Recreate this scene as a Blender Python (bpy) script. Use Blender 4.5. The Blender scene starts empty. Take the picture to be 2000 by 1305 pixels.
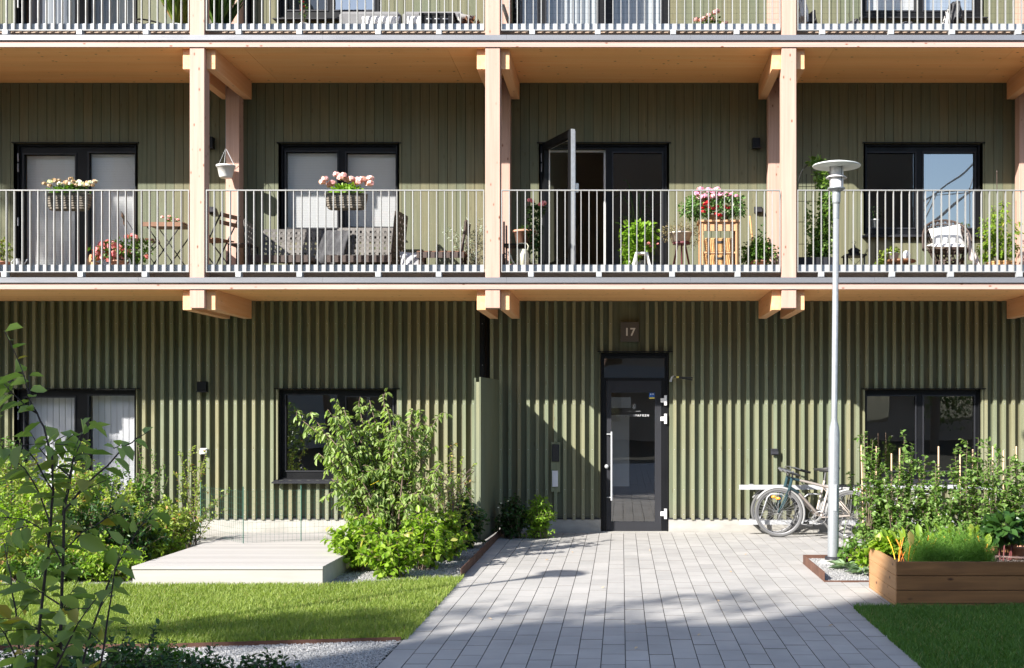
import bpy, math, random
import numpy as np
from mathutils import Vector, Matrix
RND = random.Random(7)
NR = np.random.RandomState(11)
S = bpy.context.scene
COL = S.collection
# ---- measured camera: focal length in photo pixels, station in front of the facade plane (Y=0), eye height
F, CY, H = 2250.0, -16.67, 1.80
def PX(px, Y): return (px - 1214.0) * (Y - CY) / F
def PZ(py, Y): return H - (py - 797.0) * (Y - CY) / F

class MB:
    def __init__(s): s.c = []; s.n = 0
    def add(s, V, Fa, v=0.5, smooth=False, mi=0):
        V = np.asarray(V, dtype=np.float64).reshape(-1, 3); Fa = np.asarray(Fa, dtype=np.int64)
        k = len(Fa)
        va = np.full(k, v) if np.isscalar(v) else np.asarray(v)
        s.c.append((V, Fa + s.n, va, np.full(k, smooth), np.full(k, mi))); s.n += len(V); return s
    def box(s, x0, x1, y0, y1, z0, z1, v=0.5, mi=0):
        V = [(x0,y0,z0),(x1,y0,z0),(x1,y1,z0),(x0,y1,z0),(x0,y0,z1),(x1,y0,z1),(x1,y1,z1),(x0,y1,z1)]
        return s.add(V, [(0,3,2,1),(4,5,6,7),(0,1,5,4),(1,2,6,5),(2,3,7,6),(3,0,4,7)], v, False, mi)
    def bar(s, p, q, w, h, up=(0,0,1), v=0.5, mi=0):
        p = np.array(p, float); q = np.array(q, float); d = q - p; d /= (np.linalg.norm(d) + 1e-9)
        u = np.array(up, float)
        if abs(np.dot(u, d)) > .98: u = np.array((0, 1., 0)) if abs(d[1]) < .9 else np.array((1., 0, 0))
        a = np.cross(d, u); a /= np.linalg.norm(a); b = np.cross(a, d)
        V = []
        for e in (p, q):
            for sx, sz in ((-1,-1),(1,-1),(1,1),(-1,1)): V.append(e + a*sx*w/2 + b*sz*h/2)
        return s.add(V, [(0,3,2,1),(4,5,6,7),(0,1,5,4),(1,2,6,5),(2,3,7,6),(3,0,4,7)], v, False, mi)
    def tube(s, pts, r, n=7, v=0.5, closed=False, cap=True, mi=0):
        P = np.array(pts, float); m = len(P)
        R = np.full(m, float(r)) if np.isscalar(r) else np.array(r, float)
        T = np.zeros_like(P)
        if closed: T = np.roll(P, -1, 0) - np.roll(P, 1, 0)
        else:
            T[1:-1] = P[2:] - P[:-2]; T[0] = P[1] - P[0]; T[-1] = P[-1] - P[-2]
        T /= (np.linalg.norm(T, axis=1)[:, None] + 1e-12)
        u = np.array((0,0,1.)) if abs(T[0][2]) < .9 else np.array((1.,0,0))
        V = []
        for i in range(m):
            u = u - T[i]*np.dot(u, T[i]); l = np.linalg.norm(u)
            if l < 1e-6: u = np.cross(T[i], (0,1,.3)); l = np.linalg.norm(u)
            u = u / l; w = np.cross(T[i], u)
            for k in range(n):
                a = 2*math.pi*k/n; V.append(P[i] + R[i]*(u*math.cos(a) + w*math.sin(a)))
        Fa = []
        for i in range(m if closed else m-1):
            j = (i+1) % m
            for k in range(n):
                l = (k+1) % n; Fa.append((i*n+k, i*n+l, j*n+l, j*n+k))
        s.add(V, Fa, v, True, mi)
        if cap and not closed:
            b = s.n - len(V)
            for base in (0, (m-1)*n):
                ring = [b+base+k for k in range(n)]
                c = P[0] if base == 0 else P[-1]
                s.c.append((np.array([c]), np.array([(s.n, ring[k], ring[(k+1)%n], ring[(k+1)%n]) for k in range(n)]), np.full(n, v), np.full(n, False), np.full(n, mi))); s.n += 1
        return s
    def lathe(s, prof, c=(0,0,0), n=28, v=0.5, smooth=True, mi=0, jit=0):
        V = []; m = len(prof)
        for r, z in prof:
            for k in range(n):
                a = 2*math.pi*k/n; V.append((c[0]+r*math.cos(a), c[1]+r*math.sin(a), c[2]+z))
        Fa = [(i*n+k, i*n+(k+1)%n, (i+1)*n+(k+1)%n, (i+1)*n+k) for i in range(m-1) for k in range(n)]
        return s.add(V, Fa, v, smooth, mi)
    def quad(s, a, b, c, d, v=0.5, mi=0): return s.add([a,b,c,d], [(0,1,2,3)], v, False, mi)
    def build(s, name, mats, parent=None, loc=(0,0,0), bevel=0):
        me = bpy.data.meshes.new(name)
        V = np.concatenate([c[0] for c in s.c]).astype(np.float32)
        loops = []; tot = []
        for c in s.c:
            f = c[1]
            loops.append(f.reshape(-1)); tot.append(np.full(len(f), f.shape[1]))
        # degenerate (triangle stored as quad) clean-up
        L = np.concatenate(loops); T = np.concatenate(tot)
        st = np.concatenate(([0], np.cumsum(T)[:-1]))
        q = np.where(T == 4)[0]
        if len(q):
            dup = L[st[q]+2] == L[st[q]+3]
            if dup.any():
                kill = st[q[dup]] + 3; keep = np.ones(len(L), bool); keep[kill] = False
                L = L[keep]; T[q[dup]] = 3; st = np.concatenate(([0], np.cumsum(T)[:-1]))
        me.vertices.add(len(V)); me.vertices.foreach_set('co', V.reshape(-1))
        me.loops.add(len(L)); me.loops.foreach_set('vertex_index', L.astype(np.int32))
        me.polygons.add(len(T)); me.polygons.foreach_set('loop_start', st.astype(np.int32))
        me.polygons.foreach_set('loop_total', T.astype(np.int32))
        me.polygons.foreach_set('use_smooth', np.concatenate([c[3] for c in s.c]))
        me.polygons.foreach_set('material_index', np.concatenate([c[4] for c in s.c]).astype(np.int32))
        at = me.attributes.new('v', 'FLOAT', 'FACE'); at.data.foreach_set('value', np.concatenate([c[2] for c in s.c]).astype(np.float32))
        me.update(calc_edges=True); me.validate()
        for m in (mats if isinstance(mats, (list, tuple)) else [mats]): me.materials.append(m)
        o = bpy.data.objects.new(name, me); COL.objects.link(o)
        if parent: o.parent = parent
        o.location = loc
        if bevel:
            b = o.modifiers.new('bevel', 'BEVEL'); b.width = bevel; b.segments = 1; b.limit_method = 'ANGLE'
        return o

def thing(name, label, cat, loc=(0,0,0), rz=0, group=None):
    o = bpy.data.objects.new(name, None); COL.objects.link(o); o.location = loc; o.rotation_euler = (0,0,rz)
    o.empty_display_size = .1
    o['label'] = label; o['category'] = cat
    if group: o['group'] = group
    return o
def tag(o, label, cat, group=None, kind=None):
    o['label'] = label; o['category'] = cat
    if group: o['group'] = group
    if kind: o['kind'] = kind
    return o
def structure(o): o['kind'] = 'structure'; return o
def dup(root, loc, label, rz=None):
    r = root.copy(); COL.objects.link(r); r.location = loc; r['label'] = label
    if rz is not None: r.rotation_euler = (0,0,rz)
    for ch in list(root.children):
        c = ch.copy(); COL.objects.link(c); c.parent = r
        for g in list(ch.children):
            d = g.copy(); COL.objects.link(d); d.parent = c
    return r

# ------------------------------------------------------------ materials
def _nt(name):
    m = bpy.data.materials.new(name); m.use_nodes = True
    nt = m.node_tree; nt.nodes.clear(); return m, nt, nt.nodes, nt.links
def _mix(N, L, fac, a, b, mode='MIX'):
    x = N.new('ShaderNodeMix'); x.data_type = 'RGBA'; x.blend_type = mode
    for sock, val in ((x.inputs[0], fac), (x.inputs[6], a), (x.inputs[7], b)):
        if hasattr(val, 'links'): L.new(val, sock)
        elif isinstance(val, (int, float)): sock.default_value = val
        else: sock.default_value = (*val, 1) if len(val) == 3 else val
    return x.outputs[2]
def _ramp(N, L, fac, p0, p1, v0=0.0, v1=1.0):
    r = N.new('ShaderNodeMapRange'); r.inputs[1].default_value = p0; r.inputs[2].default_value = p1
    r.inputs[3].default_value = v0; r.inputs[4].default_value = v1; L.new(fac, r.inputs[0]); return r.outputs[0]
def _coord(N, L, scale):
    tc = N.new('ShaderNodeTexCoord'); mp = N.new('ShaderNodeMapping'); L.new(tc.outputs['Object'], mp.inputs[0])
    mp.inputs['Scale'].default_value = scale; return mp.outputs[0]
def _noise(N, L, scale, sc=1.0, det=4.0, rough=.55):
    n = N.new('ShaderNodeTexNoise'); L.new(_coord(N, L, scale), n.inputs['Vector']); n.inputs['Scale'].default_value = sc
    n.inputs['Detail'].default_value = det; n.inputs['Roughness'].default_value = rough; return n.outputs['Fac']
def mk(name, c1, c2=None, rough=.6, metal=0.0, noise=None, dark=.7, bump=None, spec=.5, streak=None, dirt=None):
    """noise=(xyz scale): mottling down to `dark`x ; bump=(xyz scale, distance)"""
    m, nt, N, L = _nt(name)
    out = N.new('ShaderNodeOutputMaterial'); b = N.new('ShaderNodeBsdfPrincipled'); L.new(b.outputs[0], out.inputs[0])
    b.inputs['Roughness'].default_value = rough; b.inputs['Metallic'].default_value = metal
    b.inputs['Specular IOR Level'].default_value = spec
    a = N.new('ShaderNodeAttribute'); a.attribute_name = 'v'
    c = _mix(N, L, a.outputs['Fac'], c1, c2 if c2 else c1)
    if noise:
        n = _noise(N, L, noise); f = _ramp(N, L, n, .3, .7)
        c = _mix(N, L, f, _mix(N, L, 1.0, c, (dark,)*3, 'MULTIPLY'), c)
        L.new(_ramp(N, L, n, .3, .7, min(1, rough+.12), max(0, rough-.08)), b.inputs['Roughness'])
    if streak:
        n = _noise(N, L, streak[0], det=3); f = _ramp(N, L, n, .42, .7)
        c = _mix(N, L, f, c, streak[1])
    L.new(c, b.inputs['Base Color'])
    if bump:
        n = _noise(N, L, bump[0], det=5); bp = N.new('ShaderNodeBump'); bp.inputs['Strength'].default_value = 1
        bp.inputs['Distance'].default_value = bump[1]; L.new(n, bp.inputs['Height']); L.new(bp.outputs[0], b.inputs['Normal'])
    return m
def wood(name, c1, c2, knot, grain=(1.2, 26, 26), kn=(3.2, 7, 7), ksize=.13, rough=.62, bump=.0012, stain=None):
    m, nt, N, L = _nt(name)
    out = N.new('ShaderNodeOutputMaterial'); b = N.new('ShaderNodeBsdfPrincipled'); L.new(b.outputs[0], out.inputs[0])
    b.inputs['Roughness'].default_value = rough; b.inputs['Specular IOR Level'].default_value = .3
    a = N.new('ShaderNodeAttribute'); a.attribute_name = 'v'
    g = _noise(N, L, grain, det=5)
    c = _mix(N, L, _ramp(N, L, g, .3, .72), c1, c2)
    g2 = _noise(N, L, tuple(x*.18 for x in grain), det=2)
    c = _mix(N, L, _ramp(N, L, g2, .35, .7, 0, .35), c, tuple(x*.72 for x in c1))
    c = _mix(N, L, _ramp(N, L, a.outputs['Fac'], 0, 1, .22, 0), c, (0.03, 0.02, 0.01), 'MIX')
    vo = N.new('ShaderNodeTexVoronoi'); L.new(_coord(N, L, kn), vo.inputs['Vector']); vo.inputs['Scale'].default_value = 1
    vo.inputs['Randomness'].default_value = 1.0
    sel = N.new('ShaderNodeSeparateColor'); L.new(vo.outputs['Color'], sel.inputs[0])
    k = _ramp(N, L, vo.outputs['Distance'], ksize, ksize*.35)
    gate = _ramp(N, L, sel.outputs[0], .30, .36)
    mu = N.new('ShaderNodeMath'); mu.operation = 'MULTIPLY'; L.new(k, mu.inputs[0]); L.new(gate, mu.inputs[1])
    c = _mix(N, L, mu.outputs[0], c, knot)
    if stain: c = _mix(N, L, _ramp(N, L, _noise(N, L, stain[0], det=3), .5, .75), c, stain[1])
    L.new(c, b.inputs['Base Color'])
    bp = N.new('ShaderNodeBump'); bp.inputs['Distance'].default_value = bump; L.new(g, bp.inputs['Height']); L.new(bp.outputs[0], b.inputs['Normal'])
    return m
def leafmat(name, c1, c2, trans=.35, rough=.45, c3=None):
    m, nt, N, L = _nt(name)
    out = N.new('ShaderNodeOutputMaterial'); b = N.new('ShaderNodeBsdfPrincipled'); t = N.new('ShaderNodeBsdfTranslucent')
    a = N.new('ShaderNodeAttribute'); a.attribute_name = 'v'
    c = _mix(N, L, a.outputs['Fac'], c1, c2)
    if c3: c = _mix(N, L, _ramp(N, L, a.outputs['Fac'], .93, .97), c, c3)
    L.new(c, b.inputs['Base Color']); b.inputs['Roughness'].default_value = rough; b.inputs['Specular IOR Level'].default_value = .35
    tc = _mix(N, L, 1.0, c, (1.35, 1.5, .6), 'MULTIPLY'); L.new(tc, t.inputs[0])
    ms = N.new('ShaderNodeMixShader'); ms.inputs[0].default_value = trans
    L.new(b.outputs[0], ms.inputs[1]); L.new(t.outputs[0], ms.inputs[2]); L.new(ms.outputs[0], out.inputs[0])
    return m
def glassmat(name, tint=(.9, .93, .93), refl=1.0, ior=1.75):
    m, nt, N, L = _nt(name)
    out = N.new('ShaderNodeOutputMaterial'); g = N.new('ShaderNodeBsdfGlossy'); g.inputs['Roughness'].default_value = .0
    g.inputs['Color'].default_value = (refl, refl, refl, 1)
    t = N.new('ShaderNodeBsdfTransparent'); t.inputs[0].default_value = (*tint, 1)
    fr = N.new('ShaderNodeFresnel'); ge = N.new('ShaderNodeNewGeometry')
    L.new(_ramp(N, L, ge.outputs['Backfacing'], 0, 1, ior, 1/ior), fr.inputs[0])   # same reflectance from both sides
    ms = N.new('ShaderNodeMixShader'); L.new(fr.outputs[0], ms.inputs[0]); L.new(t.outputs[0], ms.inputs[1]); L.new(g.outputs[0], ms.inputs[2])
    n = _noise(N, L, (1.1, 1.1, 1.1), det=1); bp = N.new('ShaderNodeBump'); bp.inputs['Distance'].default_value = .0015; L.new(n, bp.inputs['Height'])
    L.new(bp.outputs[0], g.inputs['Normal'])
    L.new(ms.outputs[0], out.inputs[0]); return m

M = {}
M['pine_x'] = wood('pine planed along x', (.44,.285,.24), (.55,.375,.32), (.16,.06,.03), (1.0,30,30), (6,12,12), .17)
M['pine_y'] = wood('pine planed along y', (.78,.41,.20), (.85,.51,.29), (.26,.11,.05), (30,1.0,30), (9,2.6,9), .12)
M['pine_z'] = wood('pine planed along z', (.45,.285,.225), (.56,.375,.30), (.18,.07,.035), (30,30,1.0), (12,12,6), .17)
M['soffit'] = wood('pine soffit', (.95,.475,.18), (.97,.57,.26), (.20,.09,.04), (.8,22,22), (6,8,8), .15)
def greenwood(name, q):
    m, nt, N, L = _nt(name)
    out = N.new('ShaderNodeOutputMaterial'); b = N.new('ShaderNodeBsdfPrincipled'); L.new(b.outputs[0], out.inputs[0])
    b.inputs['Roughness'].default_value = .7; b.inputs['Specular IOR Level'].default_value = .25
    a = N.new('ShaderNodeAttribute'); a.attribute_name = 'v'
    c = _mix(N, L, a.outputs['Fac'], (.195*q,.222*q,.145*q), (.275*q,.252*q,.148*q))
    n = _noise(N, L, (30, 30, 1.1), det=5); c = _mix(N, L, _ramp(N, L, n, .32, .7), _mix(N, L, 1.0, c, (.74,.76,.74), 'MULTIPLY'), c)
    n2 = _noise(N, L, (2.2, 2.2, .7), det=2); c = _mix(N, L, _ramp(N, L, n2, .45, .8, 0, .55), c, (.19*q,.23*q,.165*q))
    vo = N.new('ShaderNodeTexVoronoi'); L.new(_coord(N, L, (11, 11, 2.6)), vo.inputs['Vector']); vo.inputs['Scale'].default_value = 1
    k = _ramp(N, L, vo.outputs['Distance'], .12, .05, 0, .6); c = _mix(N, L, k, c, (.12*q,.10*q,.05*q))
    gp_ = N.new('ShaderNodeTexCoord'); sx_ = N.new('ShaderNodeSeparateXYZ'); L.new(gp_.outputs['Object'], sx_.inputs[0])
    n3 = _noise(N, L, (3, 3, 4), det=3); ad = N.new('ShaderNodeMath'); ad.operation = 'MULTIPLY_ADD'; L.new(n3, ad.inputs[0]); ad.inputs[1].default_value = .5; L.new(sx_.outputs[2], ad.inputs[2])
    c = _mix(N, L, _ramp(N, L, ad.outputs[0], .72, .40, 0, .45), c, (.22*q,.20*q,.155*q))   # rain splash near the base
    L.new(c, b.inputs['Base Color'])
    bp = N.new('ShaderNodeBump'); bp.inputs['Distance'].default_value = .0015; L.new(n, bp.inputs['Height']); L.new(bp.outputs[0], b.inputs['Normal'])
    return m
M['green'] = greenwood('green stained spruce', 1.0)
M['greenshade'] = greenwood('green stained spruce shade toned', .64)  # same stain as the battens, gap shade put into a darker tone
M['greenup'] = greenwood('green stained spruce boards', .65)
M['groove'] = mk('dark batten gap', (.02,.02,.015), rough=.9)
M['black'] = mk('black painted aluminium', (.006,.0065,.008), rough=.45, noise=(3,3,3), dark=.8, spec=.22)
M['dgrey'] = mk('dark grey lacquer', (.028,.029,.034), rough=.45, noise=(4,4,4), dark=.8, spec=.25)
M['galv'] = mk('galvanised steel', (.46,.48,.50), (.52,.53,.54), rough=.45, metal=.3, noise=(18,18,18), dark=.82)
M['rail'] = mk('galvanised railing', (.33,.33,.32), (.42,.42,.41), rough=.5, metal=.2, noise=(9,9,5), dark=.8)
M['flash'] = mk('grey sheet flashing', (.24,.245,.265), rough=.4, metal=.4, noise=(2,9,9), dark=.8)
M['white'] = mk('white paint', (.80,.80,.79), rough=.5, noise=(5,5,5), dark=.93)
M['whitep'] = mk('white plastic', (.78,.78,.76), rough=.35)
M['concrete'] = mk('plinth concrete', (.40,.385,.35), rough=.85, noise=(2.5,2.5,6), dark=.72, bump=((40,40,40), .003))
M['paver'] = mk('concrete paver', (.345,.335,.32), (.42,.405,.385), rough=.82, noise=(1.6,1.6,1), dark=.78, bump=((160,160,160), .0016))
M['sand'] = mk('joint sand', (.19,.18,.16), rough=.95)
M['glass'] = glassmat('window glass', (.97,.98,.98), ior=1.8)
M['glass3'] = glassmat('entrance glass', ior=2.5)
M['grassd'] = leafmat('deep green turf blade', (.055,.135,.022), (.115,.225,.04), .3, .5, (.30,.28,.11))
M['glass2'] = glassmat('strongly reflecting glass', (.8,.83,.85), 1.0, 3.6)
M['corten'] = mk('weathering steel', (.10,.048,.032), (.15,.065,.038), rough=.8, noise=(8,8,8), dark=.6)
M['blind'] = mk('venetian blind slat', (.80,.80,.80), rough=.5)
M['curtain'] = mk('white slat curtain', (.72,.72,.75), (.66,.66,.69), rough=.8)
M['gcurt'] = mk('grey curtain', (.30,.32,.33), (.38,.40,.41), rough=.85, noise=(30,30,1), dark=.8)
M['plaster'] = mk('interior plaster', (.52,.46,.40), rough=.9)
M['ifloor'] = mk('interior floor', (.30,.21,.13), rough=.5)
M['deckbrown'] = mk('brown decking', (.40,.29,.21), (.50,.38,.29), rough=.75, noise=(2,20,20), dark=.75)
M['deckwood'] = mk('bleached decking boards', (.36,.34,.318), (.45,.425,.40), rough=.8, noise=(1.5,30,10), dark=.86, bump=((3,60,60), .001))
def ground(name, c1, c2, c3, sc, bump, lump=1.2):
    m, nt, N, L = _nt(name)
    out = N.new('ShaderNodeOutputMaterial'); b = N.new('ShaderNodeBsdfPrincipled'); L.new(b.outputs[0], out.inputs[0])
    b.inputs['Roughness'].default_value = .95; b.inputs['Specular IOR Level'].default_value = .15
    vo = N.new('ShaderNodeTexVoronoi'); L.new(_coord(N, L, (sc,sc,sc)), vo.inputs['Vector']); vo.inputs['Scale'].default_value = 1
    sp = N.new('ShaderNodeSeparateColor'); L.new(vo.outputs['Color'], sp.inputs[0])
    c = _mix(N, L, sp.outputs[0], c1, c2)
    c = _mix(N, L, _ramp(N, L, vo.outputs['Distance'], .25, .6, 0, .7), c, c3)
    c = _mix(N, L, _ramp(N, L, _noise(N, L, (lump,)*3), .4, .7, 0, .3), c, c3)
    L.new(c, b.inputs['Base Color'])
    bp = N.new('ShaderNodeBump'); bp.invert = True; bp.inputs['Distance'].default_value = bump; L.new(vo.outputs['Distance'], bp.inputs['Height']); L.new(bp.outputs[0], b.inputs['Normal'])
    return m
M['yard'] = ground('far courtyard ground', (.05,.055,.04), (.08,.08,.065), (.03,.03,.025), 30, .004)
M['gravel'] = ground('crushed granite', (.30,.30,.30), (.56,.55,.53), (.12,.12,.12), 55, .010)
M['stones'] = mk('granite chippings', (.33,.33,.33), (.50,.49,.475), rough=.85, noise=(60,60,60), dark=.8)
M['soil'] = ground('planting soil', (.05,.035,.025), (.10,.07,.05), (.02,.014,.01), 40, .012)
M['turf'] = ground('turf soil', (.06,.10,.03), (.08,.13,.035), (.03,.045,.015), 90, .006)
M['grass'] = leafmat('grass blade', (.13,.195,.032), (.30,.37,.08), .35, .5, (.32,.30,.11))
M['bark'] = mk('shrub bark', (.14,.095,.07), (.22,.16,.12), rough=.85, noise=(25,25,9), dark=.6)
M['barkdk'] = mk('dark twig bark', (.045,.03,.028), (.09,.055,.05), rough=.7, noise=(25,25,9), dark=.6)

# ------------------------------------------------------------ camera, light, sky
cam = bpy.data.cameras.new('camera'); co = bpy.data.objects.new('camera', cam); COL.objects.link(co)
co.location = (0, CY, H); co.rotation_euler = (math.radians(90), 0, 0)
cam.sensor_width = 36; cam.lens = 36*F/2000; cam.shift_x = -(1214-1000)/2000; cam.shift_y = (797-652.5)/2000
cam.clip_end = 500; S.camera = co
TR = Vector((1.644, 1.62, -1.437))
su = bpy.data.lights.new('sun', 'SUN'); su.energy = 3.3; su.angle = math.radians(.53); su.color = (1, .955, .89)
so = bpy.data.objects.new('sun', su); COL.objects.link(so); so.rotation_euler = TR.to_track_quat('-Z', 'Y').to_euler(); so.location = (-20,-20,20)
W = bpy.data.worlds.new('World'); S.world = W; W.use_nodes = True
wn = W.node_tree.nodes; wn.clear()
sk = wn.new('ShaderNodeTexSky'); sk.sky_type = 'NISHITA'; sk.sun_disc = False
sk.sun_elevation = math.atan(1.437/math.hypot(1.644, 1.62)); sk.sun_rotation = math.atan2(-1.644, -1.62)
sk.air_density = 1.0; sk.dust_density = 1.0; sk.ozone_density = 1.5
bg = wn.new('ShaderNodeBackground'); bg.inputs[1].default_value = .078
wo = wn.new('ShaderNodeOutputWorld'); W.node_tree.links.new(sk.outputs[0], bg.inputs[0]); W.node_tree.links.new(bg.outputs[0], wo.inputs[0])
S.view_settings.view_transform = 'Standard'; S.view_settings.look = 'None'; S.view_settings.gamma = 1; S.view_settings.exposure = 1.90
S.render.engine = 'CYCLES'
S.cycles.max_bounces = 8; S.cycles.diffuse_bounces = 4; S.cycles.transparent_max_bounces = 12; S.cycles.caustics_reflective = False
S.cycles.use_denoising = True; S.cycles.sample_clamp_indirect = 8
# ------------------------------------------------------------ ground
XL, XR = -1.70, 2.10
g = MB().quad((-90,-90,-.03),(90,-90,-.03),(90,90,-.03),(-90,90,-.03)); structure(g.build('ground', M['yard']))
g = MB().quad((-14,-13.5,-.006),(XL-.02,-13.5,-.006),(XL-.02,-.02,-.006),(-14,-.02,-.006)); structure(g.build('gravel_bed', M['gravel']))
LA = [(-14,-5.02),(-5.0,-5.06),(-3.0,-5.04),(-2.55,-4.86),(XL,-4.50),(XL,-7.73),(-3.36,-8.0),(-14,-8.6)]
me = bpy.data.meshes.new('lawn'); me.from_pydata([(x,y,.004) for x,y in LA], [], [tuple(range(len(LA)))][::-1]); me.materials.append(M['turf'])
o = bpy.data.objects.new('lawn', me); COL.objects.link(o); structure(o)
g = MB().quad((XR+.01,-17,.004),(9,-17,.004),(9,-6.36,.004),(XR+.01,-6.36,.004)); structure(g.build('lawn', M['turf']))
# joint sand sheet under the pavers
sb = MB()
for x0,x1,y0,y1 in ((XL,XR,-21,-.02),(XR,9,-6.36,-4.74),(XR,9,-3.35,-.02)): sb.quad((x0,y0,-.018),(x1,y0,-.018),(x1,y1,-.018),(x0,y1,-.018))
structure(sb.build('paving_bed', M['sand']))
pv = MB(); cw = .17273; ln = .345
pv_V = []; pv_F = []; pv_v = []; pv_m = []
def paver(x0, x1, y0, y1, v):
    g_ = .0032; c = .0
    x0 += g_; x1 -= g_; y0 += .0042; y1 -= .0042
    dz = NR.uniform(-.0012, .0012)
    b = len(pv_V)
    pv_V.extend([(x0+c,y0+c,dz),(x1-c,y0+c,dz),(x1-c,y1-c,dz),(x0+c,y1-c,dz),(x0,y0,-.03),(x1,y0,-.03),(x1,y1,-.03),(x0,y1,-.03)])
    for f in ((0,1,2,3),(4,5,1,0),(5,6,2,1),(6,7,3,2),(7,4,0,3)): pv_F.append(tuple(b+i for i in f)); pv_v.append(v); pv_m.append(0 if f[0] == 0 else 1)
col = 0
for i in range(-1, 47):
    x0 = XL + i*cw; x1 = x0 + cw
    off = (.5 if i % 2 else 0) + .08*math.sin(i*1.7)
    y = -20.5 + off*ln
    while y < -.02:
        y1 = min(y + ln, -.02); yc = (y+y1)/2
        inside = (i >= 0 and x0 < XR - .05) or (x0 >= XR-.05 and (-6.36 < yc < -4.74 or yc > -3.35))
        if inside and y1 - y > .03:
            ya, yb = y, y1
            if x0 >= XR-.05:
                if yc < -4.74: ya = max(ya, -6.36); yb = min(yb, -4.75)
                else: ya = max(ya, -3.345)
            paver(x0, x1, ya, yb, float(np.clip(NR.normal(.5, .22), 0, 1)))
        y += ln
pv.add(pv_V, pv_F, np.array(pv_v)); pv.c[-1] = pv.c[-1][:4] + (np.array(pv_m),); structure(pv.build('paving', [M['paver'], M['sand']]))

# ------------------------------------------------------------ building
BX0, BX1 = -13.5, 13.0
FL = 3.163                                  # storey height
SB = 3.352                                  # underside of first balcony slab
D = 1.62
B = thing('apartment_building', 'green timber-clad apartment building with pale pine balconies and black windows', 'building')
PCX = [-13.28, -9.416, -5.55, -1.686, 2.19, 5.77, 9.5]
def holes_cells(x0, x1, z0, z1, holes):
    xs = sorted({x0, x1, *[min(max(h[i], x0), x1) for h in holes for i in (0, 1)]})
    zs = sorted({z0, z1, *[min(max(h[i], z0), z1) for h in holes for i in (2, 3)]})
    for a, b in zip(xs, xs[1:]):
        run = None
        for c, d in zip(zs, zs[1:]):
            mx, mz = (a+b)/2, (c+d)/2
            solid = not any(h[0] < mx < h[1] and h[2] < mz < h[3] for h in holes)
            if solid:
                if run: run[1] = d
                else: run = [c, d]
            if (not solid or d == zs[-1]) and run: yield a, b, run[0], run[1]; run = None
def panel(mb, x0, x1, z0, z1, holes, y0, y1, v=.5):
    for a, b, c, d in holes_cells(x0, x1, z0, z1, holes): mb.box(a, b, y0, y1, c, d, v)
YF = .10                                    # window frame face
def R(px0, py0, px1, py1, Y=YF, dz=0): return (PX(px0, Y), PX(px1, Y), PZ(py1, Y)+dz, PZ(py0, Y)+dz)
# openings: (frame rect), [pane rects], fittings
OPEN = [
 dict(lv=0, fr=R(36,762,268,1040), panes=[R(47,776,147,1012), R(173,772,264,1016)], fit='curtain', kind='door'),
 dict(lv=0, fr=R(548,762,776,936), panes=[R(558,771,658,920), R(676,775,768,918)], fit='dark', kind='win'),
 dict(lv=0, fr=R(1174,690,1305,1041), panes=[R(1180,700,1298,738)], fit='dark', kind='entry'),
 dict(lv=0, fr=R(1688,762,1912,936), panes=[R(1692,773,1788,920), R(1803,773,1903,920)], fit='dark', kind='win'),
 dict(lv=1, fr=R(36,284,268,534), panes=[R(46,301,148,520), R(173,298,266,520)], fit='blind', kind='door'),
 dict(lv=1, fr=R(551,284,777,458), panes=[R(558,296,660,446), R(676,298,774,444)], fit='blind', kind='win'),
 dict(lv=1, fr=R(1056,284,1302,534), panes=[R(1066,291,1183,533), R(1197,298,1294,524)], fit='room', kind='opendoor'),
 dict(lv=1, fr=R(1689,284,1912,459), panes=[R(1692,298,1788,446), R(1803,298,1904,446)], fit='room', kind='win', g2=1),
 dict(lv=2, fr=R(36,284,268,534,dz=FL), panes=[R(46,301,148,520,dz=FL), R(173,298,266,520,dz=FL)], fit='gcurt', kind='door'),
 dict(lv=2, fr=R(548,284,742,462,dz=FL), panes=[R(560,296,640,445,dz=FL), R(652,298,732,445,dz=FL)], fit='room', kind='win', g2=1),
 dict(lv=2, fr=R(440,284,490,534,dz=FL), panes=[R(446,301,484,520,dz=FL)], fit='gcurt', kind='door'),
 dict(lv=2, fr=R(1006,284,1304,534,dz=FL), panes=[R(1066,301,1168,522,dz=FL), R(1197,298,1292,522,dz=FL), R(1014,301,1050,522,dz=FL)], fit='gcurt', kind='door'),
 dict(lv=2, fr=R(1684,284,1914,460,dz=FL), panes=[R(1692,298,1788,446,dz=FL), R(1803,298,1902,446,dz=FL)], fit='blind', kind='win', g2=1),
]
# out-of-frame copies keep the facade going
for dx, src in ((11.6, 5), (11.6, 1), (-7.73, 5), (-7.73, 1)):
    s_ = OPEN[src]; sh = lambda r: (r[0]+dx, r[1]+dx, r[2], r[3])
    OPEN.append(dict(lv=s_['lv'], fr=sh(s_['fr']), panes=[sh(r) for r in s_['panes']], fit=s_['fit'], kind=s_['kind']))
def hole(o, e=.012): f = o['fr']; return (f[0]-e, f[1]+e, (f[2]-.0 if o['kind'] != 'win' else f[2]-.01), f[3]+.01)
PLZ = .185
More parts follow.
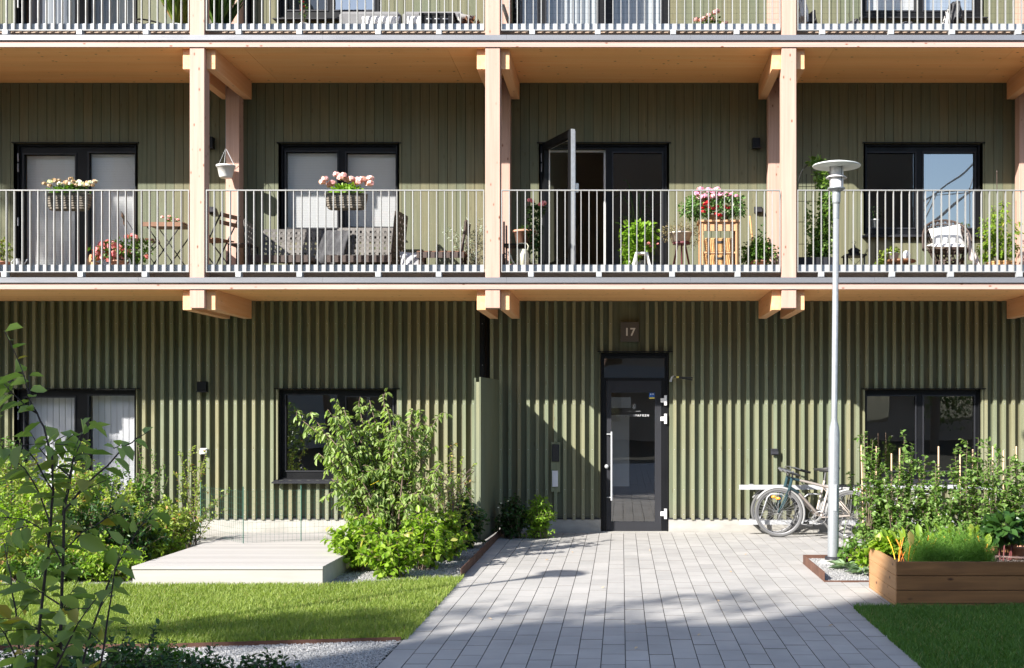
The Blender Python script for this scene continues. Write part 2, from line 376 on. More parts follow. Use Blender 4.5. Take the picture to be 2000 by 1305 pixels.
# ground-floor cladding: boards + projecting battens
H0 = [hole(o) for o in OPEN if o['lv'] == 0]
bd = MB(); k = 0; x = BX0
while x < BX1:
    panel(bd, x+.0015, x+.1305, PLZ+.02, SB, H0, .064, .08, float(NR.uniform(.1,.9))); x += .132
bd.build('board_cladding', M['greenshade'], B)
scr = MB(); bt = MB(); x = PX(270/3.728+950, 0) - .132*90
sign_hole = (PX(1208,0), PX(1248,0), PZ(690,0), 4)
icom_hole = (PX(1075,0), PX(1094,0), PZ(960,0), PZ(864,0))
while x < BX1:
    vv = float(NR.uniform(0,1)); w = .047 + NR.uniform(-.001,.001); jz = NR.uniform(-.006,.006)
    if x > BX0: panel(bt, x, x+w, PLZ+.0+jz, SB-.002, H0+[(h[0]-.03,h[1]+.01,h[2],h[3]) for h in (sign_hole, icom_hole)]+[(PX(936,0), PX(956,0), 0, 4)], 0, .064, vv)
    if x > BX0:
        for zs in (3.02, 2.42, 1.86, 1.2, .62, .26):
            if not any(h[0]-.03 < x+.02 < h[1]+.01 and h[2]-.02 < zs < h[3]+.02 for h in H0+[sign_hole, icom_hole]): scr.box(x+.018, x+.027, -.0015, .0, zs-.0045, zs+.0045)
    x += .1325
scr.build('screw_heads', M['galv'], B)['kind'] = 'stuff'
bt.build('batten_cladding', M['green'], B)
bk = MB()
panel(bk, BX0, BX1, PLZ+.02, SB, H0, .08, .32)
for lv in (1, 2): panel(bk, BX0, BX1, SB+.03+FL*(lv-1), SB+FL*lv, [hole(o) for o in OPEN if o['lv'] == lv], .055, .32)
bk.build('wall', M['groove'], B)
# mounting board under the intercom
MB().box(PX(1076,0), PX(1094,0), .012, .060, PZ(961,0), PZ(864,0), .3).build('mounting_board', M['green'], B)
# upper cladding: tight vertical boards
for lv in (1, 2):
    ub = MB(); x = BX0 + .02*lv; hs = [hole(o) for o in OPEN if o['lv'] == lv]
    while x < BX1:
        panel(ub, x+.003, x+.129, SB+.15+FL*(lv-1), SB+FL*lv-.002, hs, .03, .054, float(NR.uniform(.15,1))); x += .132
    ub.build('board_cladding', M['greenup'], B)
# plinth with the step at the door
pl = MB(); f = OPEN[2]['fr']
for a, b in ((BX0, f[0]-.005), (f[1]+.005, BX1)):
    pl.box(a, b, .02, .3, -.05, PLZ)
pl.build('plinth', M['concrete'], B)
MB().box(BX0, f[0], .016, .05, PLZ, PLZ+.02).box(f[1], BX1, .016, .05, PLZ, PLZ+.02).build('base_flashing', M['dgrey'], B)
MB().box(f[0]-.02, f[1]+.02, .0, .3, -.02, .008).build('threshold', M['concrete'], B)
# interior shell
sh = MB()
sh.box(BX0, BX1, 4.6, 4.8, 0, 10)
for lv in range(3):
    z0 = 0 if lv == 0 else SB+.20+FL*(lv-1)
    sh.box(BX0, BX1, .32, 4.6, z0-.02, z0+.06, mi=1)
    for pcx in PCX: sh.box(pcx-.08, pcx+.08, .33, 4.6, z0+.06, SB+FL*lv-.01)
    sh.box(BX0, BX1, .33, 4.6, SB+FL*lv-.02, SB+FL*lv-.012)
for xe in (BX0, BX1-.1): sh.box(xe, xe+.1, .33, 4.8, 0, 10)
sh.box(BX0, BX1, .3, 4.8, 9.9, 10)
sh.build('interior_wall', [M['plaster'], M['ifloor']], B)

def ring(mb, r, t, y0, y1, v=.5):
    a, b, c, d = r
    mb.box(a, b, y0, y1, d-t, d, v); mb.box(a, b, y0, y1, c, c+t, v)
    mb.box(a, a+t, y0, y1, c+t, d-t, v); mb.box(b-t, b, y0, y1, c+t, d-t, v)
for o in OPEN:
    fr, lv = o['fr'], o['lv']
    kind = o['kind']
    nm = {'win': 'window', 'door': 'balcony_door' if lv else 'terrace_door', 'opendoor': 'balcony_door', 'entry': 'entrance_door'}[kind]
    fm = MB()
    hs = [(p[0], p[1], p[2], p[3]) for p in o['panes']]
    if kind == 'entry': hs.append(R(1184,744,1292,1038))
    panel(fm, fr[0], fr[1], fr[2], fr[3], hs, YF, YF+.08)
    ring(fm, fr, .02, YF-.035, YF)
    W_ = fm.build(nm, M['black'], B)
    if kind != 'entry':
        sm = MB()
        for p in o['panes'][(1 if kind == 'opendoor' else 0):]: ring(sm, (p[0]-.012, p[1]+.012, p[2]-.012, p[3]+.012), .02, YF-.012, YF-.002)
        sm.build('sash', M['dgrey'], W_)
    top = 1 if lv == 0 else .03
    lz = fr[3]+.012; ln_ = MB()
    ln_.box(fr[0]-.05, fr[1]+.06, -.028 if lv == 0 else -.005, .1, lz, lz+.012)
    if lv == 0:
        xx = fr[0]-.05
        while xx < fr[1]+.03: ln_.box(xx, xx+.06, -.038, -.028, lz+.001, lz+.013); xx += .1325
    ln_.build('head_flashing', M['black'], W_)
    y0 = .0 if lv == 0 else .03
    if kind != 'entry':
        for xa in (fr[0]-.035, fr[1]+.012): MB().box(xa, xa+.023, y0, .1, fr[2], fr[3]+.011, .7).build('reveal', M['green'], W_)
    if kind == 'win':
        si = MB(); zb = fr[2]; dep = -.11 if lv == 0 else -.06
        si.add([(fr[0]-.05,YF,zb+.01),(fr[1]+.05,YF,zb+.01),(fr[1]+.07,dep,zb-.035),(fr[0]-.07,dep,zb-.035),(fr[0]-.05,YF,zb-.05),(fr[1]+.05,YF,zb-.05),(fr[1]+.07,dep,zb-.05),(fr[0]-.07,dep,zb-.05)],
               [(3,2,1,0),(4,5,6,7),(7,6,2,3),(5,4,0,1),(6,5,1,2),(4,7,3,0)])
        si.build('sill', M['dgrey'], W_)
    for i, p in enumerate(o['panes']):
        if kind == 'opendoor' and i == 0: continue
        MB().quad((p[0],YF+.03,p[2]),(p[1],YF+.03,p[2]),(p[1],YF+.03,p[3]),(p[0],YF+.03,p[3])).build('pane', M['glass2' if o.get('g2') and i == 1 else ('glass3' if lv == 0 and kind != 'door' else 'glass')], W_)
        fit = o['fit']; cm = MB()
        if fit == 'blind':
            z = p[3]-.01; n = 0
            while z > p[2]:
                cm.quad((p[0],YF+.098,z),(p[1],YF+.098,z),(p[1],YF+.108,z-.0215),(p[0],YF+.108,z-.0215)); z -= .0245
            cm.build('blind', M['blind'], W_)
        elif fit == 'curtain':
            z0, z1 = p[2]-.05, p[3]; xx = p[0]-.03
            while xx < p[1]+.03:
                a_ = .035; cm.quad((xx,YF+.20,z0),(xx+.0885,YF+.20-.006,z0),(xx+.0885,YF+.20-.006,z1+.1),(xx,YF+.20,z1+.1), float(NR.uniform(0,1))); xx += .089
            cm.build('curtain', M['curtain'], W_)
        elif fit == 'gcurt':
            xs = np.arange(p[0]-.05, p[1]+.05, .02); y = YF+.22+.03*np.sin(xs*70+np.sin(xs*9)*2); zt, zb = p[3]+.1, p[2]-.1
            V = [(a, b, zb) for a, b in zip(xs, y)] + [(a, b, zt) for a, b in zip(xs, y)]; n = len(xs)
            cm.add(V, [(k, k+1, n+k+1, n+k) for k in range(n-1)], .5, True); cm.build('curtain', M['gcurt'], W_)
    if kind in ('door', 'opendoor'):
        hx = fr[0]+.018
        for zz in (.90, .82, .40): z = fr[2]+(fr[3]-fr[2])*zz; MB().tube([(hx,YF-.045,z-.06),(hx,YF-.045,z+.06)], .011, 8).build('hinge', M['galv'], W_)
    if kind == 'entry': ENT = W_
    if kind == 'opendoor': ODR = W_; ODF = fr; ODP = o['panes'][0]

# entrance leaf, glass, fittings, lettering
LR = R(1184,744,1292,1038); GR = R(1194,767,1279,1019)
lf = MB(); panel(lf, LR[0]+.003, LR[1]-.003, LR[2], LR[3], [GR], YF-.005, YF+.06); LEAF = lf.build('door_leaf', M['dgrey'], ENT)
MB().quad((GR[0],YF+.03,GR[2]),(GR[1],YF+.03,GR[2]),(GR[1],YF+.03,GR[3]),(GR[0],YF+.03,GR[3])).build('pane', M['glass3'], ENT)
hx = PX(1194.5, YF-.06)
hm = MB().tube([(hx,YF-.075,PZ(977,YF)),(hx,YF-.075,PZ(843,YF))], .013, 12)
for py in (848, 971): hm.tube([(hx,YF-.075,PZ(py,YF)),(PX(1186,YF),YF-.06,PZ(py,YF)),(PX(1186,YF),YF,PZ(py,YF))], .009, 8)
hm.build('handle', M['galv'], ENT)
MB().lathe([(0,-.03),(.028,-.03),(.03,-.01),(.03,0)], n=18).build('lock_cylinder', M['galv'], ENT).location = (PX(1185,YF), YF-.012, PZ(911,YF))
for o_ in [c for c in ENT.children if c.name.startswith('lock_cylinder')]: o_.rotation_euler = (math.radians(-90), 0, 0)
for py in (782, 818, 1003):
    z = PZ(py, YF); hm = MB().box(PX(1297,YF), PX(1302,YF), YF-.075, YF-.035, z-.072, z+.072).box(PX(1290,YF), PX(1297,YF), YF-.06, YF-.005, z-.03, z+.03)
    hm.build('hinge', M['white'], ENT)
def text(body, size, loc, mat, parent, name, bold=0.0, space=1.0, align='CENTER'):
    cu = bpy.data.curves.new(name, 'FONT'); cu.body = body; cu.size = size; cu.extrude = .0015; cu.offset = bold; cu.space_character = space; cu.align_x = align
    t = bpy.data.objects.new(name, cu); COL.objects.link(t)
    me_ = bpy.data.meshes.new_from_object(t.evaluated_get(bpy.context.evaluated_depsgraph_get())); bpy.data.objects.remove(t)
    o_ = bpy.data.objects.new(name, me_); COL.objects.link(o_); me_.materials.clear(); me_.materials.append(mat); o_.rotation_euler = (math.radians(90), 0, 0); o_.location = loc
    if parent: o_.parent = parent
    return o_
M['letter'] = mk('etched lettering', (.42,.42,.42), rough=.6)
sx = 1190+865/2000*95
text('KOTURD', .041, (PX(sx+4.5,YF), YF+.026, PZ(813.5,YF)), mk('thin etched lettering', (.20,.20,.20), rough=.6), ENT, 'lettering', .0, 1.62, 'RIGHT')
text('SPARKEN', .043, (PX(sx+6.0,YF), YF+.026, PZ(813.5,YF)), M['letter'], ENT, 'lettering', .0016, 1.38, 'LEFT')
em = MB(); cx, cz = PX(1238.5,YF), PZ(794,YF)
for k in range(9):
    a = k*2*math.pi/9; em.tube([(cx+.03*math.cos(a+.4*j)*(j/4), YF+.026, cz+.045*math.sin(a+.4*j)*(j/4)) for j in range(1,5)], .0022, 4)
em.box(PX(1222,YF), PX(1235,YF), YF+.024, YF+.027, PZ(803.4,YF)-.0015, PZ(803.4,YF)+.0015); em.box(PX(1240,YF), PX(1251,YF), YF+.024, YF+.027, PZ(803.4,YF)-.0015, PZ(803.4,YF)+.0015)
em.build('emblem', M['letter'], ENT)
M['blue'] = mk('blue sticker', (.03,.12,.42), rough=.4); M['yel'] = mk('yellow label', (.75,.62,.12), rough=.5)
st = MB().box(PX(1268,YF), PX(1279,YF), YF+.02, YF+.027, PZ(776,YF), PZ(766,YF), mi=0).box(PX(1268,YF), PX(1279,YF), YF+.02, YF+.027, PZ(779,YF), PZ(776.4,YF), mi=1)
for q in (1271, 1275.5): st.box(PX(q-1,YF), PX(q+1.2,YF), YF+.016, YF+.0195, PZ(771,YF), PZ(769,YF), mi=2)
st.build('sticker', [M['blue'], M['yel'], M['white']], ENT)
# entrance hall seen through the glass: pale notice boards
MB().box(PX(1190,1.2)*1.0, PX(1232,1.2), 1.2, 1.22, PZ(797,1.2), PZ(776,1.2)).box(PX(1190,1.2), PX(1229,1.2), 1.2, 1.22, PZ(950,1.2), PZ(811,1.2)).build('notice_board', M['white'], ENT)

# open balcony door leaf swung outwards
hinge = Vector((ODP[0]-.02, .05, 0)); tip = Vector((PX(1119,-.85), -.85, 0)); L_ = (tip-hinge).length
an = math.atan2(tip.y-hinge.y, tip.x-hinge.x)
z0, z1 = ODP[2]-.01, ODP[3]+.06
def rot(m_, ang, o3):
    c_, s_ = math.cos(ang), math.sin(ang)
    for i, ch in enumerate(m_.c):
        V = ch[0].copy(); x_, y_ = V[:,0].copy(), V[:,1].copy(); V[:,0] = x_*c_ - y_*s_ + o3[0]; V[:,1] = x_*s_ + y_*c_ + o3[1]; m_.c[i] = (V,)+ch[1:]
    return m_
lm = MB(); panel(lm, 0, L_, z0, z1, [(.09, L_-.09, z0+.12, z1-.10)], -.035, .035)
DL = rot(lm, an, hinge).build('door_leaf', M['black'], ODR)
rot(MB().box(L_, L_+.004, -.03, .03, z0, z1), an, hinge).build('edge_strip', M['galv'], ODR)
lw = MB(); ring(lw, (.02, L_-.02, z0+.02, z1-.02), .075, .036, .05); rot(lw, an, hinge).build('inner_lining', M['white'], ODR)
lw = MB(); ring(lw, (ODP[0],ODP[1],ODP[2],ODP[3]), .03, YF+.082, YF+.10); lw.build('inner_frame', M['white'], ODR)
rot(MB().quad((.09,0,z0+.12),(L_-.09,0,z0+.12),(L_-.09,0,z1-.1),(.09,0,z1-.1)), an, hinge).build('pane', M['glass'], ODR)
rot(MB().box(L_-.06, L_-.03, .05, .10, z0+1.02, z0+1.14), an, hinge).build('handle', M['whitep'], ODR)

# balcony slabs, trims, decking, posts, beams, railings
for n in range(3):
    zb = SB + FL*n; sb_ = MB(); x = BX0
    for q_, cx_ in enumerate(PCX[1:]): x1_ = cx_+.6*(1 if q_ % 2 else -1) if cx_ < 9 else BX1; sb_.box(x, x1_-.003, -D, .30, zb, zb+.082, .8+.2*(q_ % 2)); x = x1_
    sb_.build('balcony_slab', M['soffit'], B)
    MB().box(BX0, BX1, -D-.004, -D+.02, zb, zb+.0815, .95).build('slab_edge_board', M['pine_x'], B)
    tr = MB(); x = BX0
    while x < BX1: tr.box(x, x+2.4, -D-.03, -D+.10, zb+.083, zb+.098); tr.box(x, x+2.398, -D-.03, -D-.024, zb+.098, zb+.150); tr.box(x+.002, x+2.396, -D-.024, -D+.16, zb+.128, zb+.152); x += 2.4
    tr.build('edge_flashing', M['flash'], B)
    if n < 2:
        dk = MB(); y = -D+.19
        while y < -.02: dk.box(BX0, BX1, y, y+.135, zb+.255, zb+.283, float(NR.uniform(0,1))); y += .14
        dk.box(BX0, BX1, -D+.17, -D+.20, zb+.175, zb+.254)
        x = BX0
        while x < BX1: dk.box(x, x+.14, -D+.12, 0, zb+.153, zb+.174, .1); x += .9
        dk.build('balcony_deck', M['deckbrown'], B)
PW = .096
for n in range(2):
    zb = SB + FL*n
    for cx in PCX:
        if n == 0: MB().box(cx-PW, cx+PW, -D+.012, -D+.20, zb-.245, zb-.002, .9).build('post_stub', M['pine_z'], B, bevel=.004)
        MB().box(cx-.215, cx-.0965, -D+.085, -.05, zb-.265, zb-.001, .8).build('beam', M['pine_y'], B, bevel=.004)
        MB().box(cx+.0965, cx+.215, -D+.085, -.05, zb-.265, zb-.001, .8).build('beam', M['pine_y'], B, bevel=.004)
        zt = SB + FL*(n+1)
        MB().box(cx-PW, cx+PW, -D+.012, -D+.20, zb+.152, zt-.003, .95).build('post', M['pine_z'], B, bevel=.004)
        MB().box(cx-PW, cx+PW, -.24, -.05, zb+.152, zt-.02, .85).build('post', M['pine_z'], B, bevel=.004)
nb = 0
for n in range(2):
    zt = SB + FL*n
    for a, b in zip(PCX, PCX[1:]):
        x0, x1 = a + .112, b - .112
        tr = MB(); tr.box(x0, x1, -1.60, -1.55, zt+1.292, zt+1.304).box(x0, x1, -1.60, -1.55, zt+.225, zt+.235)
        tr.box(x0, x0+.01, -1.60, -1.55, zt+.235, zt+1.292).box(x1-.01, x1, -1.60, -1.55, zt+.235, zt+1.292)
        RL = tr.build('balcony_railing', M['rail'], B)
        bl = MB(); N_ = int(round((x1-x0)/.105))
        for i in range(1, N_):
            x = x0 + (x1-x0)*i/N_; bl.box(x-.005, x+.005, -1.595, -1.555, zt+.235, zt+1.292, float(NR.uniform(0,1)))
        bl.build('baluster_panel', M['rail'], RL)
        MB().box(x0, x1, -1.553, -1.547, zt+.236, zt+.328).build('kick_plate', M['galv'], RL)
        nbk = 4 if x1-x0 > 3 else 3
        for i in range(nbk):
            x = x0 + (x1-x0)*(i+.42)/nbk + .06*math.sin(i*3+nb)
            MB().box(x-.036, x+.036, -1.648, -1.56, zt+.158, zt+.224).build('bracket', M['galv'], RL, bevel=.003)
        nb += 1
# downpipe
MB().tube([(PX(950,0), .0, .2), (PX(950,0), .0, SB)], .03, 14).box(PX(936,0), PX(957,0), .042, .046, .2, SB).build('downpipe', M['black'], B)

# partition wall
pt = thing('partition_wall', 'green boarded privacy screen wall beside the paved entrance path', 'wall', (-1.758, 0, 0), math.radians(-2.9))
pm = MB(); y = -D
while y < -.1:
    for sx, x0 in ((0, -.085), (1, -.02)):
        pm.box(x0, x0+.02, y+.001, min(y+.119, -.07), .04, 2.205+(.0 if sx else -.01), float(NR.uniform(0,.35)))
    y += .12
pm.build('boarding', M['greenshade'], pt)  # same stain as the facade, shade of the screen face put into the colour
MB().box(-.064, -.021, -D+.004, -D+.06, .04, 2.14, .6).box(-.064, -.021, -.12, -.072, .04, 2.14, .6).build('end_post', M['green'], pt)
# weathering-steel edgings
e = MB().box(XL-.006, XL, -4.46, -.1, -.03, .10); tag(e.build('steel_edging', M['corten'], loc=(0,0,0)), 'rusty steel edging strip between gravel bed and paving by the partition', 'edging')
e = MB(); e.bar((-14,-8.62,.01),(-3.36,-8.02,.01),.006,.045).bar((-3.36,-8.02,.01),(XL-.01,-7.745,.004),.006,.045); tag(e.build('steel_edging', M['corten']), 'low rusty steel edging between left lawn and foreground gravel', 'edging')
bx0, bx1, by0, by1 = XR+.004, 9.0, -4.735, -3.355
e = MB().box(bx0, bx1, by0-.006, by0, -.03, .014).box(bx0-.006, bx0, by0-.006, by1+.006, -.03, .105).box(bx0, bx1, by1, by1+.006, -.03, .103)
tag(e.build('steel_edging', M['corten']), 'rusty steel frame around the gravel bed under the lamp post', 'edging')
structure(MB().quad((bx0,by0,.004),(bx1,by0,.004),(bx1,by0+.55,.062),(bx0,by0+.55,.062)).quad((bx0,by0+.55,.062),(bx1,by0+.55,.062),(bx1,by1,.062),(bx0,by1,.062)).build('gravel_bed', M['gravel']))

# timber terrace deck on the left
dt = thing('terrace_deck', 'low pale bleached timber terrace deck in front of the ground floor window', 'deck', (-3.98, -3.4, 0))
dx0, dx1, dy0, dy1 = -.97, .96, -1.63, 1.5
dm = MB(); y = dy0
while y < dy1: dm.box(dx0, dx1, y, y+.113, .170, .198, float(NR.uniform(0,1))); y += .121
dm.build('deck_boards', M['deckwood'], dt)
MB().box(dx0+.005, dx1-.005, dy0+.012, dy0+.04, 0, .166).box(dx1-.04, dx1-.005, dy0+.04, dy1, 0, .167).box(dx0+.005, dx0+.04, dy0+.04, dy1, 0, .167).build('skirt_board', M['deckwood'], dt)
structure(MB().quad((-6.5,-2.0,.002),(XL-.3,-2.0,.002),(XL-.3,.0,.002),(-6.5,.0,.002)).build('terrace_slab', M['concrete']))
# ------------------------------------------------------------ vegetation toolkit
def _n(a): return a / (np.linalg.norm(a, axis=-1, keepdims=True) + 1e-9)
def add_leaves(mb, P, Dr, Nn, L, Wd, v, fold=.18, droop=.12, mi=0, shp=(.30,.68,.85,.8)):
    P = np.asarray(P, float); k = len(P)
    if k == 0: return
    Dr = _n(np.asarray(Dr, float)); Sd = _n(np.cross(Dr, Nn)); Nn = np.cross(Sd, Dr)
    L = np.broadcast_to(np.asarray(L, float), (k,))[:, None]; Wd = np.broadcast_to(np.asarray(Wd, float), (k,))[:, None]
    a, b, wa, wb = shp
    V = np.stack([P,
        P + Dr*L*a + Sd*Wd*.5*wa + Nn*Wd*fold, P + Dr*L*b + Sd*Wd*.5*wb + Nn*Wd*fold - Nn*L*droop*.35,
        P + Dr*L - Nn*L*droop,
        P + Dr*L*b - Sd*Wd*.5*wb + Nn*Wd*fold - Nn*L*droop*.35, P + Dr*L*a - Sd*Wd*.5*wa + Nn*Wd*fold], 1).reshape(-1, 3)
    base = np.arange(k)[:, None]*6
    F1 = base + np.array([0,1,2,3]); F2 = base + np.array([0,3,4,5])
    mb.add(V, np.concatenate([F1, F2]), np.concatenate([v, v]) if not np.isscalar(v) else v, True, mi)
class LV:
    def __init__(s): s.P = []; s.D = []; s.N = []; s.L = []; s.W = []
    def put(s, p, d, n, l, w): s.P.append(p); s.D.append(d); s.N.append(n); s.L.append(l); s.W.append(w)
    def flush(s, mb, **k):
        if s.P: add_leaves(mb, s.P, s.D, np.array(s.N), s.L, s.W, NR.uniform(0, 1, len(s.P)), **k)
def bez(a, b, c, n=8):
    t = np.linspace(0, 1, n)[:, None]; return (1-t)**2*a + 2*t*(1-t)*b + t*t*c
def along(lv, pts, t0, step, L, Wd, droop=.3, spread=.9, jit=.25, up=1.0):
    pts = np.asarray(pts); seg = np.linalg.norm(np.diff(pts, axis=0), axis=1); cum = np.concatenate(([0], np.cumsum(seg))); tot = cum[-1]
    s = t0*tot; k = 0
    while s <= tot:
        i = min(np.searchsorted(cum, s, 'right')-1, len(seg)-1); f = (s-cum[i])/max(seg[i],1e-6); p = pts[i]+(pts[i+1]-pts[i])*f
        T = _n(pts[i+1]-pts[i]); side = _n(np.cross(T, NR.normal(size=3)+(0,0,.6 if k % 2 else -.6)))
        if k % 2: side = -side
        l = L*NR.uniform(1-jit, 1+jit)
        d = _n(T*.45 + side*spread + np.array((0,0,-droop)))
        n = _n(np.array((0,0,up)) + NR.normal(size=3)*.45)
        lv.put(p, d, n, l, Wd*l/L); s += step*NR.uniform(.7,1.3); k += 1
def bush(name, label, cat, loc, tips, leaf, stems=None, group=None, nside=6, sidelen=.25, step=.03, droop=.3, leafmat_=None, base_r=.05, stem_r=.008, t_first=.25, barkm='bark', bend=.15, up=1.0, fold=.18, ldroop=.12, rz=0):
    """tips: local xyz of the main stem ends"""
    T = thing(name, label, cat, loc, rz, group)
    sm = MB(); fm = MB(); lv = LV()
    for tip in tips:
        tip = np.array(tip, float); b = np.array((NR.normal()*base_r, NR.normal()*base_r, 0))
        mid = (b+tip)/2 + np.array((-(tip-b)[0]*bend, -(tip-b)[1]*bend, abs(tip[2])*bend))
        pts = bez(b, mid, tip, 7); sm.tube(pts, np.linspace(stem_r, stem_r*.35, 7), 5)
        ln = np.linalg.norm(tip-b)
        along(lv, pts, .6, step, leaf[0], leaf[1], droop, up=up)
        for j in range(nside):
            t = t_first + (1-t_first)*(j+NR.uniform(0,1))/nside; i = min(int(t*6), 5); p = pts[i] + (pts[i+1]-pts[i])*(t*6-i)
            d = _n(_n(pts[i+1]-pts[i])*.6 + _n(NR.normal(size=3)*(1,1,.55))); l = sidelen*NR.uniform(.5,1.2)*(1.15-.5*t)
            e = p + d*l; e[2] -= droop*l*.45; e[2] = max(e[2], .02)
            q = bez(p, p+d*l*.55+np.array((0,0,.04)), e, 5); sm.tube(q, np.linspace(stem_r*.4, stem_r*.15, 5), 4, cap=False)
            along(lv, q, .1, step, leaf[0], leaf[1], droop, up=up)
    sm.build('stem', M[barkm], T); lv.flush(fm, fold=fold, droop=ldroop); fm.build('foliage', leafmat_, T)
    return T
def round_tips(n, rx, ry, h, lo=.45):
    o = []
    for i in range(n):
        a = i*2.399+NR.uniform(-.3,.3); r = math.sqrt((i+.5)/n); o.append((rx*r*math.cos(a), ry*r*math.sin(a), h*(1-.5*r*r)*NR.uniform(lo+.3,1.05)))
    return o
def clump(mb, c, rx, ry, rz, n, L, Wd, mi=0, shell=.55, up=1.0, droop=.12, half=False, vlo=0, vhi=1):
    d = _n(NR.normal(size=(n,3)))
    if half: d[:,2] = np.abs(d[:,2])
    r = (shell + (1-shell)*NR.uniform(0,1,n))[:,None]*(1+.18*np.sin(d[:,:1]*7+3*d[:,1:2]*5))
    P = np.array(c) + d*r*np.array((rx,ry,rz)); D_ = _n(d*.8 + NR.normal(size=(n,3))*.5 + (0,0,-.15)); N_ = _n(np.array((0,0,up)) + d*.5 + NR.normal(size=(n,3))*.4)
    add_leaves(mb, P, D_, N_, L*NR.uniform(.7,1.25,n), Wd*NR.uniform(.8,1.2,n), NR.uniform(vlo,vhi,n), droop=droop, mi=mi)
def bloom(mb, c, r, n=26, mi=0):
    d = _n(NR.normal(size=(n,3))); d[:,2] = np.abs(d[:,2])*.9 - .25; d = _n(d)*NR.uniform(.65,1.25,n)[:,None]*np.array((1.1,1.1,.8))
    P = np.array(c) + d*r*.55; t = _n(np.cross(d, NR.normal(size=(n,3))))
    add_leaves(mb, P - t*r*.3, t, d, r*.75, r*.7, NR.uniform(0,1,n), fold=.08, droop=.05, mi=mi, shp=(.25,.75,.9,.95))

G = {}
G['cherry'] = leafmat('drooping shrub leaf', (.18,.27,.07), (.32,.40,.14), .42, .38)
G['lime'] = leafmat('lime green leaf', (.15,.27,.02), (.30,.42,.05), .42, .42, (.45,.38,.14))
G['mid'] = leafmat('mid green leaf', (.07,.16,.025), (.15,.26,.05), .35, .40)
G['dark'] = leafmat('dark green leaf', (.022,.062,.014), (.05,.115,.022), .22, .38)
G['yel'] = leafmat('yellow green leaf', (.20,.30,.05), (.36,.42,.09), .42, .45, (.5,.28,.12))
G['front'] = leafmat('grey green leaf', (.19,.27,.075), (.34,.41,.14), .5, .42, (.40,.30,.05))
G['silver'] = leafmat('silver leaf', (.30,.37,.27), (.50,.55,.46), .15, .5)
G['hedge'] = leafmat('hornbeam leaf', (.11,.21,.045), (.24,.35,.10), .40, .32)
G['bright'] = leafmat('bright hedge leaf', (.17,.32,.025), (.27,.42,.05), .42, .45)
G['dill'] = leafmat('dill frond', (.13,.27,.04), (.24,.42,.08), .4, .5)
G['ivy'] = leafmat('variegated ivy leaf', (.09,.20,.04), (.20,.33,.12), .3, .4, (.55,.58,.4))
G['dry'] = leafmat('dry heather', (.28,.21,.13), (.38,.33,.18), .25, .7)
G['pink'] = leafmat('pink petal', (.80,.22,.24), (.85,.42,.42), .3, .5)
G['palepink'] = leafmat('pale pink petal', (.80,.40,.43), (.88,.68,.68), .3, .5)
G['magenta'] = leafmat('magenta petal', (.70,.24,.42), (.82,.55,.66), .3, .5)
G['red'] = leafmat('red petal', (.62,.01,.015), (.72,.04,.05), .25, .5)
G['whitef'] = leafmat('white petal', (.82,.80,.76), (.86,.85,.82), .3, .5, (.5,.33,.2))
G['brownf'] = leafmat('withered petal', (.42,.26,.14), (.60,.45,.30), .2, .7)

# ------------------------------------------------------------ lawn grass
def inside(x, y, poly):
    c = np.zeros(len(x), bool); n = len(poly); j = n-1
    for i in range(n):
        xi, yi = poly[i]; xj, yj = poly[j]
        c ^= ((yi > y) != (yj > y)) & (x < (xj-xi)*(y-yi)/(yj-yi+1e-12)+xi); j = i
    return c
def grass(n, poly, hgt, z=0.0, edge=None):
    xs = [p[0] for p in poly]; ys = [p[1] for p in poly]
    x = NR.uniform(min(xs), max(xs), n); y = NR.uniform(min(ys), max(ys), n); k = inside(x, y, poly); x = x[k]; y = y[k]; m = len(x)
    patch = .5+.28*np.sin(x*2.3+1.3*np.sin(y*1.7))*np.sin(y*2.9+x)+.22*np.sin(x*6.1+2*np.sin(y*4.3))*np.sin(y*7.7+x*1.9)
    h = hgt*NR.uniform(.45,1.2,m)*(.8+.35*patch); a = NR.uniform(0,6.28,m); w = .0032; l = NR.uniform(.1,.75,m)*h; b = NR.uniform(0,6.28,m)
    P = np.stack([x,y,np.full(m,z)],1); s = np.stack([np.cos(a),np.sin(a),0*a],1)*w; t = np.stack([np.cos(b)*l,np.sin(b)*l,h],1)
    mid = np.stack([np.cos(b)*l*.3,np.sin(b)*l*.3,h*.6],1)
    V = np.stack([P-s, P+s, P+mid+s*.8, P+t, P+mid-s*.8],1).reshape(-1,3)
    F5 = (np.arange(m)[:,None]*5 + np.array([0,1,2,4])); F3 = np.arange(m)[:,None]*5 + np.array([4,2,3,3])
    v = np.clip(NR.normal(.35+.3*patch,.2), 0, .92); v[NR.uniform(0,1,m) > .965-.10*np.clip(.5-patch,0,1)] = 1.0
    return MB().add(V, np.concatenate([F5,F3]), np.concatenate([v,v]))
vis = [(-8.8,-5.0),(-4.97,-5.03),(-3.0,-5.0),(-2.55,-4.82),(XL+.03,-4.45),(XL+.035,-7.72),(-3.36,-7.97),(-8.8,-8.4)]
tag(grass(190000, vis, .052).build('grass', M['grass']), 'sunlit short green lawn grass left of the paving', 'grass', kind='stuff')
tag(grass(150000, [(XR-.03,-9.6),(6.2,-9.6),(6.2,-6.29),(XR-.02,-6.32)], .056).build('grass', M['grassd']), 'shaded short green lawn grass right of the paving', 'grass', kind='stuff')
